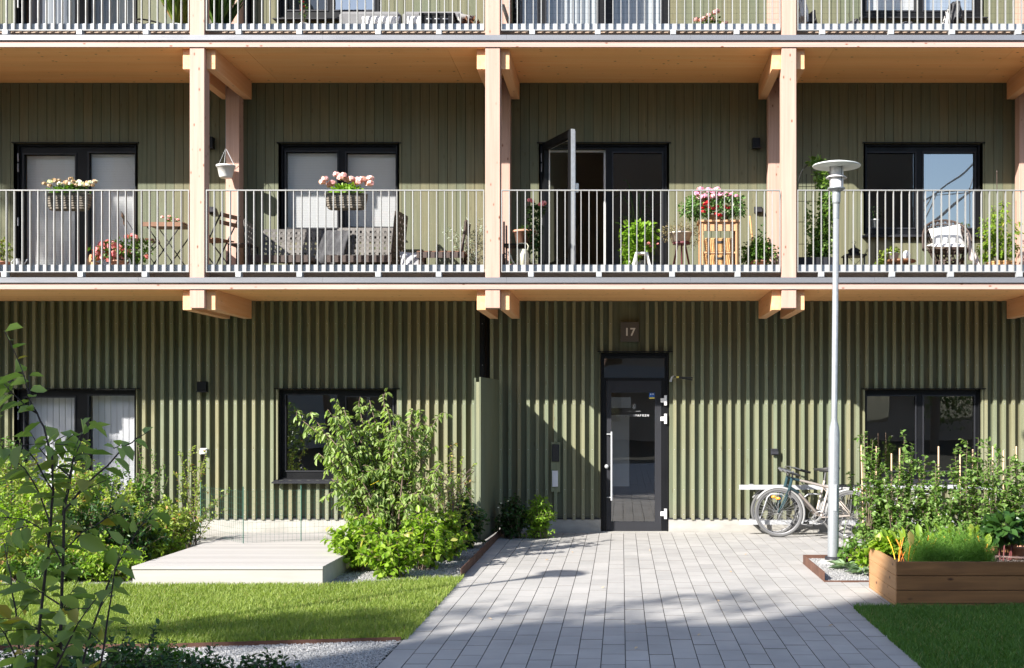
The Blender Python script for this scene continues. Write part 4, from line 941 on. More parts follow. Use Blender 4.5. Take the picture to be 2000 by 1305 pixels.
bush('garden_bush', 'large rounded bush at the left behind the camera, mirrored in the window', 'bush', (-9.3,-14.0,0), round_tips(30,1.1,1.1,2.1), (.09,.06), nside=9, sidelen=.4, step=.04, droop=.2, leafmat_=G['hedge'], t_first=.1)
plaintree('broad green tree right behind the camera', (-5.5,-27,0), 6.5, 2.4)
plaintree('broad green tree straight across from the entrance door', (4.5,-31,0), 6.0, 2.2)
plaintree('broad green tree far right behind the camera', (12.5,-29,0), 6.5, 2.6)
# ------------------------------------------------------------ street furniture at ground level
def lamp(label, x, y, z0):
    T = thing('lamp_post', label, 'street lamp', (x, y, z0), 0, 'path lamp posts')
    MB().lathe([(0,.03),(.088,.03),(.092,.0),(.11,-.03),(.0,-.03)], n=24).build('collar', M['dgrey'], T)
    MB().lathe([(.062,0),(.062,1.42),(.052,1.50),(.037,1.56),(.034,1.6),(.034,3.86),(.030,3.86)], n=24).build('pole', M['galvp'], T)
    MB().box(-.022, .022, -.0645, -.0615, .55, .85).build('service_hatch', M['galv'], T)
    MB().lathe([(.036,3.86),(.037,4.02),(.046,4.045),(.048,4.13),(.045,4.15),(.052,4.165),(.095,4.192),(.098,4.196),(.098,4.206),(0,4.206)], n=32, smooth=False).build('neck', M['galvp'], T)
    MB().lathe([(.078,4.207),(.078,4.437)], n=32).build('diffuser', M['opal'], T)
    MB().lathe([(.092,4.338),(.118,4.318),(.119,4.321),(.092,4.342)], n=32, smooth=False).build('louvre', M['opal'], T)
    rb = MB()
    for k in range(4):
        a = .5+k*math.pi/2; rb.tube([(.092*math.cos(a),.092*math.sin(a),4.2),(.092*math.cos(a),.092*math.sin(a),4.44)], .004, 6)
    rb.tube([(.092*math.cos(a),.092*math.sin(a),4.34) for a in np.linspace(0, 2*math.pi, 20)[:-1]], .003, 5, closed=True)
    rb.build('cage', M['dgrey'], T)
    MB().lathe([(0,4.438),(.10,4.440),(.264,4.448),(.270,4.456),(.262,4.464),(.16,4.49),(0,4.50)], n=48).build('shade', M['shade'], T)
    return T
M['galvp'] = mk('mottled galvanised pole', (.26,.28,.30), (.40,.42,.43), rough=.45, metal=.35, noise=(26,26,14), dark=.75)
M['opal'] = mk('opal plastic', (.72,.70,.70), rough=.35)
M['shade'] = mk('light grey lamp shade', (.62,.65,.62), rough=.45)
YL = -3.70; XLm = PX(1627, YL)
LP_ = lamp('galvanised path lamp post with flat round shade beside the raised bed', XLm, YL, .10); LP_.rotation_euler.y = .009; LP_.scale = (1, 1, .993)
o = MB().lathe([(.0,.075),(.13,.075),(.16,.05),(.175,.0),(.175,-.05)], n=30).build('lamp_foundation', M['concrete'], loc=(XLm,YL,.02)); tag(o, 'round pale concrete foundation under the lamp post in the gravel', 'foundation')
lamp('galvanised path lamp post outside the picture to the left, casting its shadow on the paving', -5.74, -9.16, 0)

# bicycle rack
M['galvw'] = mk('bright galvanised rail', (.50,.51,.53), rough=.5, metal=.25, noise=(14,14,14), dark=.85)
rk = thing('bicycle_rack', 'long galvanised wall mounted bicycle rack under the right ground floor window', 'bicycle rack', (0,-.33,0))
r0, r1 = PX(1444,-.35), PX(1978,-.35)
MB().box(r0, r1, -.04, .02, .645, .71).build('upper_rail', M['galvw'], rk); MB().box(r0, r1, -.04, .02, .15, .215).build('lower_rail', M['galvw'], rk)
hp = MB(); x = r0+.28; i = 0
while x < r1-.3:
    MB().tube([(x,-.03,.21),(x+.03,-.16,.33),(x+.09,-.26,.56),(x+.14,-.27,.60),(x+.28,-.27,.60),(x+.34,-.25,.56),(x+.30,-.14,.34),(x+.26,-.03,.21)], .010, 8).build('wheel_loop', M['galvw'], rk); x += .52
for x in (r0+.2, (r0+r1)/2, r1-.2): MB().box(x-.03, x+.03, .021, .33, .655, .70).box(x-.03, x+.03, .021, .30, .16, .20).build('wall_bracket', M['galvw'], rk)

# bicycles
M['tyre'] = mk('grey dusty tyre', (.10,.10,.10), rough=.85); M['rim'] = mk('aluminium rim', (.20,.20,.21), rough=.4, metal=.4)
M['cream'] = mk('cream frame paint', (.46,.40,.35), rough=.4); M['teal'] = mk('dark teal frame paint', (.025,.055,.065), rough=.35)
M['fender'] = mk('silver mudguard', (.30,.30,.295), rough=.4, metal=.2); M['rubber'] = mk('black rubber', (.02,.02,.02), rough=.6); M['chrome'] = mk('chrome', (.35,.35,.35), rough=.3, metal=.7)
M['orange'] = mk('orange reflector', (.9,.28,.02), rough=.3); M['redr'] = mk('red reflector', (.6,.02,.02), rough=.3)
def circ(c, r, a0=0, a1=2*math.pi, n=40, yaw=0, y=0):
    o = []
    for k in range(n if abs(a1-a0) > 6.2 else n+1):
        a = a0+(a1-a0)*k/n; o.append((c[0]+r*math.cos(a)*math.cos(yaw), c[1]+r*math.cos(a)*math.sin(yaw)+y, c[2]+r*math.sin(a)))
    return o
def bicycle(label, loc, rz):
    T = thing('bicycle', label, 'bicycle', loc, rz, 'bicycles parked in the rack')
    zr = .342
    for fx, yaw, nm in ((0,.16,'front_wheel'),(1.02,0,'rear_wheel')):
        c = (fx, 0, zr); w = MB().tube(circ(c,.318,yaw=yaw), .022, 8, closed=True); Wh = w.build(nm, M['tyre'], T)
        MB().tube(circ(c,.296,yaw=yaw), .011, 6, closed=True).build('rim', M['rim'], Wh)
        sp = MB()
        for k in range(32):
            a = k*2*math.pi/32; s_ = .03 if k % 2 else -.03; b = a+(.35 if k % 4 < 2 else -.35)
            sp.bar((fx+.02*math.cos(b), s_, zr+.02*math.sin(b)), (fx+.288*math.cos(a)*math.cos(yaw), .288*math.cos(a)*math.sin(yaw), zr+.288*math.sin(a)), .0028, .0028)
        sp.build('spokes', M['chrome'], Wh); MB().tube([(fx,-.05,zr),(fx,.05,zr)], .022 if fx else .016, 10).build('hub', M['chrome'], Wh)
        MB().tube(circ(c,.352, math.radians(-25 if fx == 0 else -5), math.radians(150 if fx == 0 else 190), 24, yaw), .017, 6).build('mudguard', M['fender'], T)
    f1 = MB(); f1.tube([(.30,0,.80),(.705,0,.715)], .018, 8).tube([(.29,0,.62),(.595,0,.30)], .021, 8).tube([(.595,0,.30),(.70,0,.70),(.72,0,.79)], .016, 8)
    for s_ in (-.055,.055): f1.tube([(.70,s_*.3,.70),(.88,s_,.50),(1.02,s_,zr)], .009, 6).tube([(.60,s_*.6,.30),(1.02,s_,zr)], .010, 6)
    FR = f1.build('frame', M['cream'], T)
    f2 = MB().tube([(.145,0,.66),(.19,0,.84)], .022, 10).tube([(.185,0,.82),(.30,0,.80)], .019, 8).tube([(.15,0,.70),(.29,0,.62)], .022, 8)
    f2.build('head_tube', M['teal'], FR)
    fk = MB()
    for s_ in (-.05,.05): fk.tube([(.145,s_*.7,.66),(.10,s_,.55),(.04,s_,.42),(0,s_,zr)], .011, 7)
    fk.build('fork', M['teal'], T)
    st = MB().tube([(.19,0,.84),(.205,0,.93)], .013, 8); st.tube([(.20,-.30,.92),(.14,-.27,.96),(.12,-.15,.965),(.16,-.03,.94),(.16,.03,.94),(.12,.15,.965),(.14,.27,.96),(.30,.31,.905)], .011, 8); st.tube([(.14,-.27,.96),(.36,-.32,.90)], .011, 8)
    HB = st.build('handlebar', M['chrome'], T)
    MB().tube([(.26,-.305,.915),(.40,-.33,.885)], .016, 8).build('grip', M['rubber'], HB); MB().tube([(.22,.295,.93),(.36,.325,.89)], .016, 8).build('grip', M['rubber'], HB)
    MB().tube([(.12,-.17,.945),(.16,-.24,.93),(.28,-.29,.90)], .006, 6).build('brake_lever', M['rubber'], HB)
    MB().tube([(.08,0,.93),(.13,0,.93)], .028, 12).build('bell', M['chrome'], HB)
    MB().tube([(.715,0,.76),(.74,0,.93)], .012, 8).build('seat_post', M['chrome'], T)
    sd = MB(); sd.add([(.56,-.022,.955),(.56,.022,.955),(.70,-.045,.965),(.70,.045,.965),(.83,-.085,.985),(.83,.085,.985),(.86,-.04,.985),(.86,.04,.985),(.58,-.015,.925),(.58,.015,.925),(.82,-.06,.925),(.82,.06,.925)],
        [(0,1,3,2),(2,3,5,4),(4,5,7,6),(8,10,11,9),(0,8,9,1),(6,7,11,10),(0,2,10,8),(2,4,10,10),(4,6,10,10),(1,9,11,3),(3,11,5,5),(5,11,7,7)], .5, True)
    sd.build('saddle', M['rubber'], T)
    cr = MB().tube([(.595,-.05,.30),(.595,.05,.30)], .02, 10).tube(circ((.595,-.055,.30),.085), .006, 5, closed=True).bar((.595,-.07,.30),(.48,-.07,.20),.012,.02).bar((.595,.07,.30),(.71,.07,.38),.012,.02)
    cr.build('crankset', M['chrome'], T)
    for x, y, z in ((.48,-.115,.20),(.71,.115,.38)): MB().box(x-.045,x+.045,y-.04,y+.04,z-.012,z+.012).build('pedal', M['rubber'], T)
    MB().bar((.595,-.058,.38),(1.02,-.058,.37),.008,.006).bar((.595,-.058,.22),(1.02,-.058,.31),.008,.006).build('chain', M['rubber'], T)
    rr = MB()
    for y in (-.06,-.02,.02,.06): rr.tube([(.78,y,.735),(1.20,y,.735)], .005, 5)
    rr.tube([(.80,-.065,.735),(.80,.065,.735)], .005, 5).tube([(1.20,-.065,.735),(1.20,.065,.735)], .005, 5)
    for s_ in (-.07,.07): rr.tube([(1.10,s_,.735),(1.02,s_,zr)], .005, 5)
    rr.build('luggage_rack', M['rubber'], T)
    MB().box(1.19,1.21,-.03,.03,.68,.72).build('rear_reflector', M['redr'], T)
    MB().lathe([(0,-.004),(.02,-.004),(.02,.004),(0,.004)], n=14).build('spoke_reflector', M['orange'], T).location = (0,0,0)
    for o_ in T.children:
        if o_.name.startswith('spoke_reflector'): o_.rotation_euler = (math.radians(90),0,0); o_.scale = (1.7,1,1); o_.location = (-.005,-.03,zr+.20)
    MB().tube([(1.0,-.07,.31),(.95,-.10,.15),(.93,-.14,.015)], .007, 6).build('kickstand', M['chrome'], T)
    return T
bicycle('cream and teal bicycle with silver mudguards in front, leaning at the wall rack', (PX(1521.5,-.62), -.62, 0), math.radians(-25))
bicycle('second cream and teal bicycle half hidden behind the front one', (PX(1512,-.30), -.33, 0), math.radians(-24))

# sign, intercom, lamps, sockets, door stay
Ys = -.015
sg = thing('house_number_sign', 'square dark brown grey sign with white number 17 above the entrance door', 'sign', (PX(1230,Ys), Ys, PZ(648,Ys)))
M['sign'] = mk('umber sign plate', (.075,.062,.052), rough=.55); M['signw'] = mk('sign numerals', (.62,.59,.55), rough=.6)
w2 = PX(1248,Ys)-PX(1230,Ys); MB().box(-w2, w2, 0, .05, -.143, .143).build('plate', M['sign'], sg, bevel=.003)
t_ = text('17', .155, (.0, -.0015, -.055), M['signw'], sg, 'numerals', .0035, 1.08)
ic = thing('intercom', 'dark narrow intercom panel with black display left of the entrance door', 'intercom', (PX(1085,0), .012, PZ(885,0)))
MB().box(-.054, .054, -.022, 0, -.125, .125).build('housing', M['dgrey'], ic, bevel=.003); MB().box(-.042,.042,-.026,-.0222,.075,.112).box(-.042,.042,-.026,-.0222,-.07,.068).box(-.042,.042,-.026,-.0222,-.115,-.078).build('display', M['rubber'], ic)
o = MB(); 
for k in range(5): o.tube([(-.032+.016*k,-.012,-.115),(-.032+.016*k,-.012,.115)], .0105, 10)
tag(o.build('door_buzzer_cover', M['white'], loc=(PX(1084,0), .010, PZ(935,0))), 'white ribbed upright cover on the wall below the intercom', 'wall box')
def walllamp(label, px, py, w, h, Y, dz=0):
    T = thing('wall_lamp', label, 'wall lamp', (PX(px,Y), Y, PZ(py,Y)), 0, 'black facade lamps')
    MB().box(-w/2, w/2, -.10, 0, -h/2, h/2).build('housing', M['black'], T, bevel=.004); MB().box(-w/2-.006, w/2+.006, -.106, .0, -h/2-.014, -h/2-.001).build('lens_frame', M['dgrey'], T)
walllamp('black cube wall lamp beside the left ground floor window', 398, 755, .13, .14, 0)
walllamp('black cube wall lamp on the first balcony left of the front pine post', 413, 280, .10, .15, .03)
walllamp('black cube wall lamp on the balcony with the open door', 1476, 281, .11, .13, .03)
def socket(label, px, py, Y, w=.085, col='dgrey'):
    T = thing('wall_socket', label, 'wall socket', (PX(px,Y), Y, PZ(py,Y)), 0, 'outdoor wall sockets')
    MB().box(-w/2, w/2, -.05, 0, -.045, .045).build('box', M[col], T, bevel=.005); MB().add([(-w/2-.004,-.03,.048),(w/2+.004,-.03,.048),(w/2+.004,-.07,-.03),(-w/2-.004,-.07,-.03),(-w/2-.004,-.02,.050),(w/2+.004,-.02,.050)], [(0,1,5,4),(0,3,2,1)]).build('lid', M[col], T)
socket('small light grey outdoor socket on the battens behind the left shrub', 399, 882, 0, .09, 'galvw'); socket('dark outdoor socket above the bicycle rack', 1512, 883, .0, .10); socket('dark outdoor socket low on the balcony with the pine cabinet', 1480, 411, .03, .11); socket('dark outdoor socket behind the front post by the wooden chair', 413, 411, .03, .09)
ds = thing('door_stay', 'metal door stay with black and yellow arm on the wall right of the entrance', 'door stay', (PX(1312,-.06), -.06, PZ(741,-.06)))
MB().box(-.03,.0,-.01,.10,-.035,-.005).tube([(-.015,0,-.02),(.0,-.03,.03),(.03,-.035,.045)], .014, 8).build('bracket', M['galv'], ds)
MB().bar((.02,-.035,.035),(.30,-.05,.02),.02,.018).tube([(.10,-.04,.02),(.30,-.05,-.01)], .008, 6).build('arm', M['rubber'], ds); MB().box(.065,.10,-.052,-.03,.018,.042).build('label', M['yel'], ds)
# green shadow-throwing end bracket seen at picture edge is the lamp's own shade

# ------------------------------------------------------------ balcony furniture
F1 = SB + .284; F2 = F1 + FL
M['brownw'] = mk('oiled brown wood', (.17,.075,.035), (.26,.12,.055), rough=.5, noise=(3,20,3), dark=.7)
M['wicker'] = mk('grey wicker', (.13,.12,.11), (.20,.185,.17), rough=.7, noise=(60,60,60), dark=.6)
M['wickerb'] = mk('dark brown wicker', (.045,.03,.025), (.10,.065,.05), rough=.6, noise=(60,60,60), dark=.6)
M['basketg'] = mk('grey straw basket', (.20,.17,.135), (.32,.28,.23), rough=.85, noise=(40,40,70), dark=.5)
M['cushion'] = mk('grey cushion cloth', (.16,.16,.165), (.20,.20,.205), rough=.9, noise=(6,6,6), dark=.85)
M['whitec'] = mk('white cushion cloth', (.80,.79,.76), rough=.9, noise=(7,7,7), dark=.9)
M['charc'] = mk('charcoal cloth', (.055,.055,.06), (.09,.09,.095), rough=.85, noise=(9,9,9), dark=.7, bump=((12,12,12), .02))
M['creamc'] = mk('cream enamel', (.60,.58,.44), rough=.35)
M['cab'] = wood('honey pine cabinet', (.60,.34,.17), (.70,.43,.24), (.35,.17,.06), (14,14,1.2), (6,6,2.4), .1)
M['straw'] = mk('honey straw basket', (.50,.26,.10), (.68,.40,.17), rough=.8, noise=(50,50,30), dark=.6)
M['bowl'] = mk('pale stoneware', (.62,.54,.46), rough=.7, noise=(9,9,9), dark=.85); M['plum'] = mk('plum painted wood', (.16,.05,.06), rough=.5)
M['potg'] = mk('grey pot', (.42,.44,.46), rough=.6)
def pillow(mb, c, w, h, t, rz=0, rx=0, v=.5):
    n = 9; V = []; Fa = []
    for s_ in (-1, 1):
        for i in range(n):
            for j in range(n):
                u, q = i/(n-1)*2-1, j/(n-1)*2-1; th = t/2*(max(0,(1-u**4))*max(0,(1-q**4)))**.5*s_; pin = 1-.06*(1-abs(u*q))
                x, y, z = u*w/2*pin, th, q*h/2*pin
                y2 = y*math.cos(rx)-z*math.sin(rx); z2 = y*math.sin(rx)+z*math.cos(rx); V.append((c[0]+x*math.cos(rz)-y2*math.sin(rz), c[1]+x*math.sin(rz)+y2*math.cos(rz), c[2]+z2))
    for s_ in (0, 1):
        for i in range(n-1):
            for j in range(n-1):
                a = s_*n*n+i*n+j; f = (a, a+1, a+n+1, a+n); Fa.append(f if s_ else f[::-1])
    return mb.add(V, Fa, v, True)
def box_basket(name, label, px0, px1, ytop, zt, h, flower, green, group, Y=-1.44):
    x0, x1 = PX(px0,Y), PX(px1,Y); w = x1-x0; T = thing(name, label, 'flower box', ((x0+x1)/2, Y, zt-h), 0, group)
    b = MB(); n = 28
    for k in range(7):
        z = h*k/6.5; s_ = .82+.18*(z/h)**.5; ring_ = []
        for i in range(n):
            a = 2*math.pi*i/n; e = 4; r = (abs(math.cos(a))**e+abs(math.sin(a))**e)**(-1/e); ring_.append((w/2*s_*r*math.cos(a), .085*s_*r*math.sin(a), z))
        b.tube(ring_, .017, 6, closed=True, v=float(NR.uniform(0,1)))
    b.box(-w/2*.78, w/2*.78, -.06, .06, .01, h-.02, .2)
    b.build('basket', M['basketg'], T)
    f = MB(); clump(f, (0,0,h+.04), w*.48, .10, .085, 300, .045, .042, shell=.3, half=False); f.build('foliage', G[green], T)
    return T, w, h
T, w, h = box_basket('flower_box', 'grey straw flower box with withered white geraniums on the leftmost railing', 92, 177, 0, 4.63, .20, None, 'mid', 'straw flower boxes on the railing')
f = MB()
for k in range(36): bloom(f, (NR.uniform(-w/2*1.05,w/2*1.1), NR.uniform(-.09,.08), h+.07+.12*NR.uniform(.3,1)), .042, 24, mi=int(k % 5 < 3))
f.build('flower', [G['whitef'], G['brownf']], T)
T, w, h = box_basket('flower_box', 'grey straw flower box with pale pink geraniums on the second railing', 636, 716, 0, 4.63, .19, None, 'bright', 'straw flower boxes on the railing')
f = MB()
for q in (-.27,-.24,-.20,-.12,-.08,-.06,.0,-.02,.06,.10,.13,.16,.22,.26,.28,.30,.20,-.16): bloom(f, (q*1.12, NR.uniform(-.08,.05), h+.07+.13*NR.uniform(.4,1.1)+(.06 if -.15 < q < 0 else 0)), .062, 34)
f.build('flower', G['palepink'], T)

def potplant(name, label, px, Y, z0, pot_r, pot_h, potm, fol, fl=None, cat='potted plant', stems=0, group=None):
    T = thing(name, label, cat, (PX(px,Y), Y, z0), 0, group)
    if pot_r: MB().lathe([(0,0),(pot_r*.75,0),(pot_r*.97,pot_h*.86),(pot_r*1.06,pot_h*.86),(pot_r*1.06,pot_h),(pot_r*.9,pot_h),(pot_r*.9,pot_h*.9),(0,pot_h*.9)], n=24).build('pot', M[potm], T)
    fm = MB()
    for (dx, dz, rx, rz, n, L, Wd, gm) in fol: clump(fm, (dx,0,dz), rx, min(rx,.2), rz, n, L, Wd, shell=.35)
    fm.build('foliage', G[fol[0][7]], T)
    sm = MB()
    for k in range(5): sm.tube([(0,0,pot_h*.8),(NR.normal()*.03,NR.normal()*.02,fol[0][1]*.6+pot_h*.4),(fol[0][0]+NR.normal()*fol[0][2]*.5,NR.normal()*.05,fol[0][1]+fol[0][3]*.3)], .004, 5)
    sm.build('stem', M['bark'], T)
    if fl:
        f = MB(); 
        for (dx, dz, r) in fl[0]: bloom(f, (dx, NR.uniform(-.14,-.02), dz), r, 26)
        f.build('flower', G[fl[1]], T)
    return T
def slatfold_chair(label, px, Y, z0, face, rz=0):
    """small folding cafe chair; face=+1 sits facing +x"""
    T = thing('folding_chair', label, 'chair', (PX(px,Y), Y, z0), rz, 'wooden folding chairs'); s_ = face
    seat = MB()
    for k in range(6): seat.box(-.17+.062*k, -.125+.062*k, -.19, .19, .44, .456, float(NR.uniform()))
    seat.build('seat', M['brownw'], T)
    bk_ = MB()
    for z in (.66,.76): bk_.bar((-s_*(.20+(z-.44)*.22),-.19,z),(-s_*(.20+(z-.44)*.22),.19,z),.015,.055)
    bk_.build('backrest', M['brownw'], T)
    for y in (-.185,.185):
        MB().bar((-s_*.28,y,.80),(s_*.20,y,0),.010,.022,up=(0,1,0)).build('leg', M['rubber'], T); MB().bar((s_*.17,y*.9,.44),(-s_*.22,y*.9,0),.010,.022,up=(0,1,0)).build('leg', M['rubber'], T)
    MB().bar((s_*.12,-.185,.14),(s_*.12,.185,.14),.01,.01).build('stretcher', M['rubber'], T)
    return T
slatfold_chair('brown slatted folding chair behind the leftmost railing, left of the bistro table', 283, -.95, F1, 1, math.radians(18))
slatfold_chair('brown slatted folding chair right of the front pine post, beside the small black table', 418, -.95, F1, -1, math.radians(-20))
bt_ = thing('bistro_table', 'brown slatted folding bistro table behind the leftmost railing', 'table', (PX(333,-.75), -.75, F1))
s_ = MB()
for k in range(7): s_.box(-.28,.28,-.27+.078*k,-.27+.078*k+.068,.67,.69, float(NR.uniform()))
s_.box(-.27,.27,-.29,-.272,.63,.688).build('tabletop', M['brownw'], bt_)
for y in (-.24,.24): MB().bar((-.24,y,.66),(.22,y,0),.01,.022,up=(0,1,0)).build('leg', M['rubber'], bt_); MB().bar((.24,y,.66),(-.22,y,0),.01,.022,up=(0,1,0)).build('leg', M['rubber'], bt_)
potplant('table_flowers', 'bowl of pale pink and white flowers on the bistro table', 338, -.75, F1+.69, .05, .05, 'bowl', [(0,.06,.12,.05,60,.03,.03,'mid')], ([(-.10,.09,.035),(-.04,.07,.03),(.04,.07,.035),(.11,.06,.03),(0,.1,.03)],'palepink'))
potplant('geranium', 'bushy coral pink geranium at the foot of the leftmost railing', 232, -1.30, F1, .12, .10, 'terra', [(-.05,.20,.30,.12,260,.05,.05,'mid'),(.22,.22,.2,.14,160,.05,.05,'dark')],
  ([(-.30,.13,.07),(-.24,.19,.075),(-.17,.14,.07),(-.12,.22,.08),(-.04,.25,.08),(0,.16,.08),(.06,.22,.075),(.08,.13,.07),(-.20,.26,.07),(.13,.19,.07),(-.05,.14,.08),(.16,.34,.045),(.22,.36,.04),(.28,.34,.04),(-.09,.10,.05),(.02,.09,.05),(.37,.14,.05),(-.14,.30,.04)],'pink'))
potplant('potted_shrub', 'dark little potted plant at the left picture edge on the leftmost balcony', 4, -1.1, F1, .10, .14, 'terra', [(0,.30,.14,.16,180,.05,.03,'yel')])
jg = thing('watering_jug', 'small round zinc watering jug at the far left of the leftmost balcony', 'jug', (PX(34,-1.35), -1.35, F1)); MB().lathe([(0,0),(.05,0),(.065,.05),(.05,.10),(.03,.13),(.034,.15)]).build('body', M['galv'], jg); MB().tube([(.05,0,.05),(.10,0,.09),(.13,0,.14)], .009, 7).build('spout', M['galv'], jg); MB().tube([(-.045,0,.05),(-.09,0,.09),(-.05,0,.14)], .006, 7).build('handle', M['galv'], jg)
cr = thing('wooden_crate', 'small pale open wooden crate left of the coral geranium', 'crate', (PX(181,-1.35), -1.35, F1)); MB().box(-.07,.07,-.06,-.05,0,.10).box(-.07,.07,.05,.06,0,.10).box(-.07,-.06,-.05,.05,0,.10).box(.06,.07,-.05,.05,0,.10).box(-.06,.06,-.05,.05,0,.01).build('box', M['cab'], cr); MB().bar((-.06,0,.10),(-.01,0,.20),.012,.05).build('lid', M['cab'], cr)
# hanging pot
hz = PZ(348,-.42); hpz = thing('hanging_pot', 'empty white hanging pot on cords below the balcony ceiling', 'pot', (PX(441,-.42), -.42, hz))
MB().lathe([(0,0),(.075,0),(.088,.02),(.118,.15),(.13,.15),(.132,.178),(.120,.178),(.115,.16),(.0,.15)], n=32).build('pot', M['whitep'], hpz)
cm = MB(); top = (0,0,.62)
for a in (0, 2.1, 4.2): cm.tube([(.125*math.cos(a),.125*math.sin(a),.17),(top[0],0,top[2]-.20)], .0035, 5)
cm.tube([(0,0,.42),(0,0,SB+FL-hz-.002)], .003, 5); cm.build('cord', M['potg'], hpz)
st_ = thing('side_table', 'small black metal side table between wooden chair and wicker sofa', 'table', (PX(474,-.8), -.8, F1)); MB().box(-.15,.16,-.18,.18,.395,.41).build('tabletop', M['wickerb'], st_)
for x in (-.14,.15):
    for y in (-.17,.17): MB().box(x-.008,x+.008,y-.008,y+.008,0,.394).build('leg', M['rubber'], st_)
# wicker sofas
def wpanel(mb, o, ux, uz, w, h, pitch=.072, t=.040):
    o = np.array(o, float); ux = np.array(ux, float); uz = np.array(uz, float); nr = _n(np.cross(ux, uz))
    nx = max(2, round(w/pitch)); nz = max(2, round(h/pitch))
    for i in range(nx+1): x = w*i/nx; mb.bar(o+ux*x, o+ux*x+uz*h, t, .012, up=tuple(nr), v=float(NR.uniform()))
    for j in range(nz+1): z = h*j/nz; mb.bar(o+uz*z+nr*.004, o+uz*z+ux*w+nr*.004, .010, t, up=tuple(nr) if False else (0,0,1), v=float(NR.uniform()))
    for i in range(nx):
        for j in range(nz):
            if (i+j) % 2 == 0: a = o+ux*w*i/nx+uz*h*j/nz; mb.bar(a-nr*.006, a+ux*w/nx+uz*h/nz-nr*.006, .012, .004, up=tuple(nr))
def sofa(label, x0, x1, back_y, lean, side_l, side_r, top):
    T = thing('wicker_sofa', label, 'sofa', ((x0+x1)/2, back_y, F1), 0, 'grey wicker sofas'); w = x1-x0
    b = MB(); wpanel(b, (-w/2+.04,0,.22), (1,0,0), _n(np.array((0,lean,1.))), w-.08, top-.22); b.build('backrest', M['wicker'], T)
    MB().box(-w/2+.03, w/2-.03, -.55, -.03, .20, .25).build('seat', M['wicker'], T)
    MB().box(-w/2, w/2, -.58, -.552, .15, .24, .3).build('seat_frame', M['wickerb'], T)
    for on, x, sx in ((side_l,-w/2,-1),(side_r,w/2,1)):
        if on: c = MB(); wpanel(c, (x-.02*sx,-.56,.10), _n(np.array((sx*.10,1.,0))), _n(np.array((sx*.10,0,1.))), .56, on-.10); c.build('armrest', M['wickerb' if sx > 0 else 'wicker'], T)
    for x in (-w/2+.05, w/2-.05):
        for y in (-.53,-.06): MB().box(x-.02,x+.02,y-.02,y+.02,0,.149).build('leg', M['wickerb'], T)
    return T
sofa('grey open weave wicker sofa at the left under the first balcony window', PX(503,-.45), PX(622,-.45), -.35, .18, .70, 0, .66)
sofa('grey open weave wicker sofa at the right under the first balcony window', PX(650,-.45), PX(778,-.45), -.35, .18, 0, .82, .68)
bl = MB(); nx_ = 14
V = []; Fa = []
for i in range(nx_):
    for j in range(8): V.append((PX(626,-.42)+.40*i/(nx_-1)-.02*j*.5, -.36-.02*j+.01*math.sin(i*1.7+j), F1+.68-.07*j+.008*math.sin(i*2.1)))
bl.add(V, [(i*8+j,i*8+j+1,(i+1)*8+j+1,(i+1)*8+j) for i in range(nx_-1) for j in range(7)], .5, True)
tag(bl.build('blanket', M['charc']), 'dark sheet draped between the two wicker sofas', 'blanket').modifiers.new('s','SOLIDIFY').thickness = .012  # dark draped sheet between the sofas
pc = MB(); pillow(pc, (0,0,0), .34, .34, .12, .3, -.5)
tag(pc.build('scatter_cushion', mk('speckled grey cushion', (.50,.50,.52), rough=.9, noise=(28,28,28), dark=.5), loc=(PX(806,-.9),-.9,F1+.16)), 'speckled grey and white cushion beside the low wooden bench', 'cushion')
lb = thing('low_bench', 'dark brown slatted low lounge bench with upright back at its right end', 'bench', (PX(868,-.9), -.9, F1)); s_ = MB()
for k in range(7): s_.box(-.34,.30,-.22+.065*k,-.22+.065*k+.05,.26,.285, float(NR.uniform()))
s_.build('seat', M['brownw'], lb); MB().box(-.34,.30,-.235,-.221,.19,.27).build('apron', M['wickerb'], lb); MB().tube([(.26,-.2,.20),(.28,-.15,.45),(.31,-.08,.72)], .02, 8).tube([(.26,.2,.20),(.28,.22,.45),(.31,.25,.72)], .02, 8).box(.285,.31,-.12,.24,.55,.70).build('backrest', M['wickerb'], lb)
for x in (-.30,.26): MB().box(x-.02,x+.02,-.2,-.16,0,.19).box(x-.02,x+.02,.16,.2,0,.26).build('leg', M['wickerb'], lb)
Yo = -.75; bush('olive_tree', 'silvery green olive tree in the right corner of the wicker sofa balcony', 'tree', (PX(928,Yo),Yo,F1), tipspx([(880,440),(872,455),(900,450),(915,440),(938,430),(942,450),(925,470),(905,475),(940,480),(915,500),(885,475),(938,505)], Yo, PX(928,Yo), .15, F1), (.05,.012), nside=5, sidelen=.15, step=.018, droop=.1, leafmat_=G['silver'], stem_r=.006)
# ------------------------------------------------------------ balcony with the open door
sh_ = thing('plant_shelf', 'black two tier plant shelf in the left corner of the balcony with the open door', 'shelf', (PX(1022,-.7), -.7, F1))
for z in (.40,.10): MB().box(-.26,.24,-.18,.18,z,z+.02).build('shelf_board', M['black'], sh_)
for x in (-.25,.23):
    for y in (-.17,.17): MB().box(x-.012,x+.012,y-.012,y+.012,0,.72 if x < 0 else .399).build('leg', M['black'], sh_)
potplant('terracotta_bowl', 'large terracotta bowl on the black shelf', 1024, -.7, F1+.42, .15, .20, 'terra', [(.02,.22,.12,.06,120,.04,.03,'dark')])
potplant('trailing_geranium', 'tall trailing geranium with pink heads left of the open door', 1044, -.95, F1, .08, .12, 'terra', [(.0,.55,.10,.35,330,.045,.035,'dark'),(.02,.85,.13,.10,120,.05,.045,'mid')], ([(-.06,.98,.05),(-.02,.96,.04),(.10,.93,.06),(.13,.95,.05)],'pink'))
wc = thing('watering_can', 'cream watering can with a large top handle on the balcony with the open door', 'watering can', (PX(1021,-1.3), -1.3, F1))
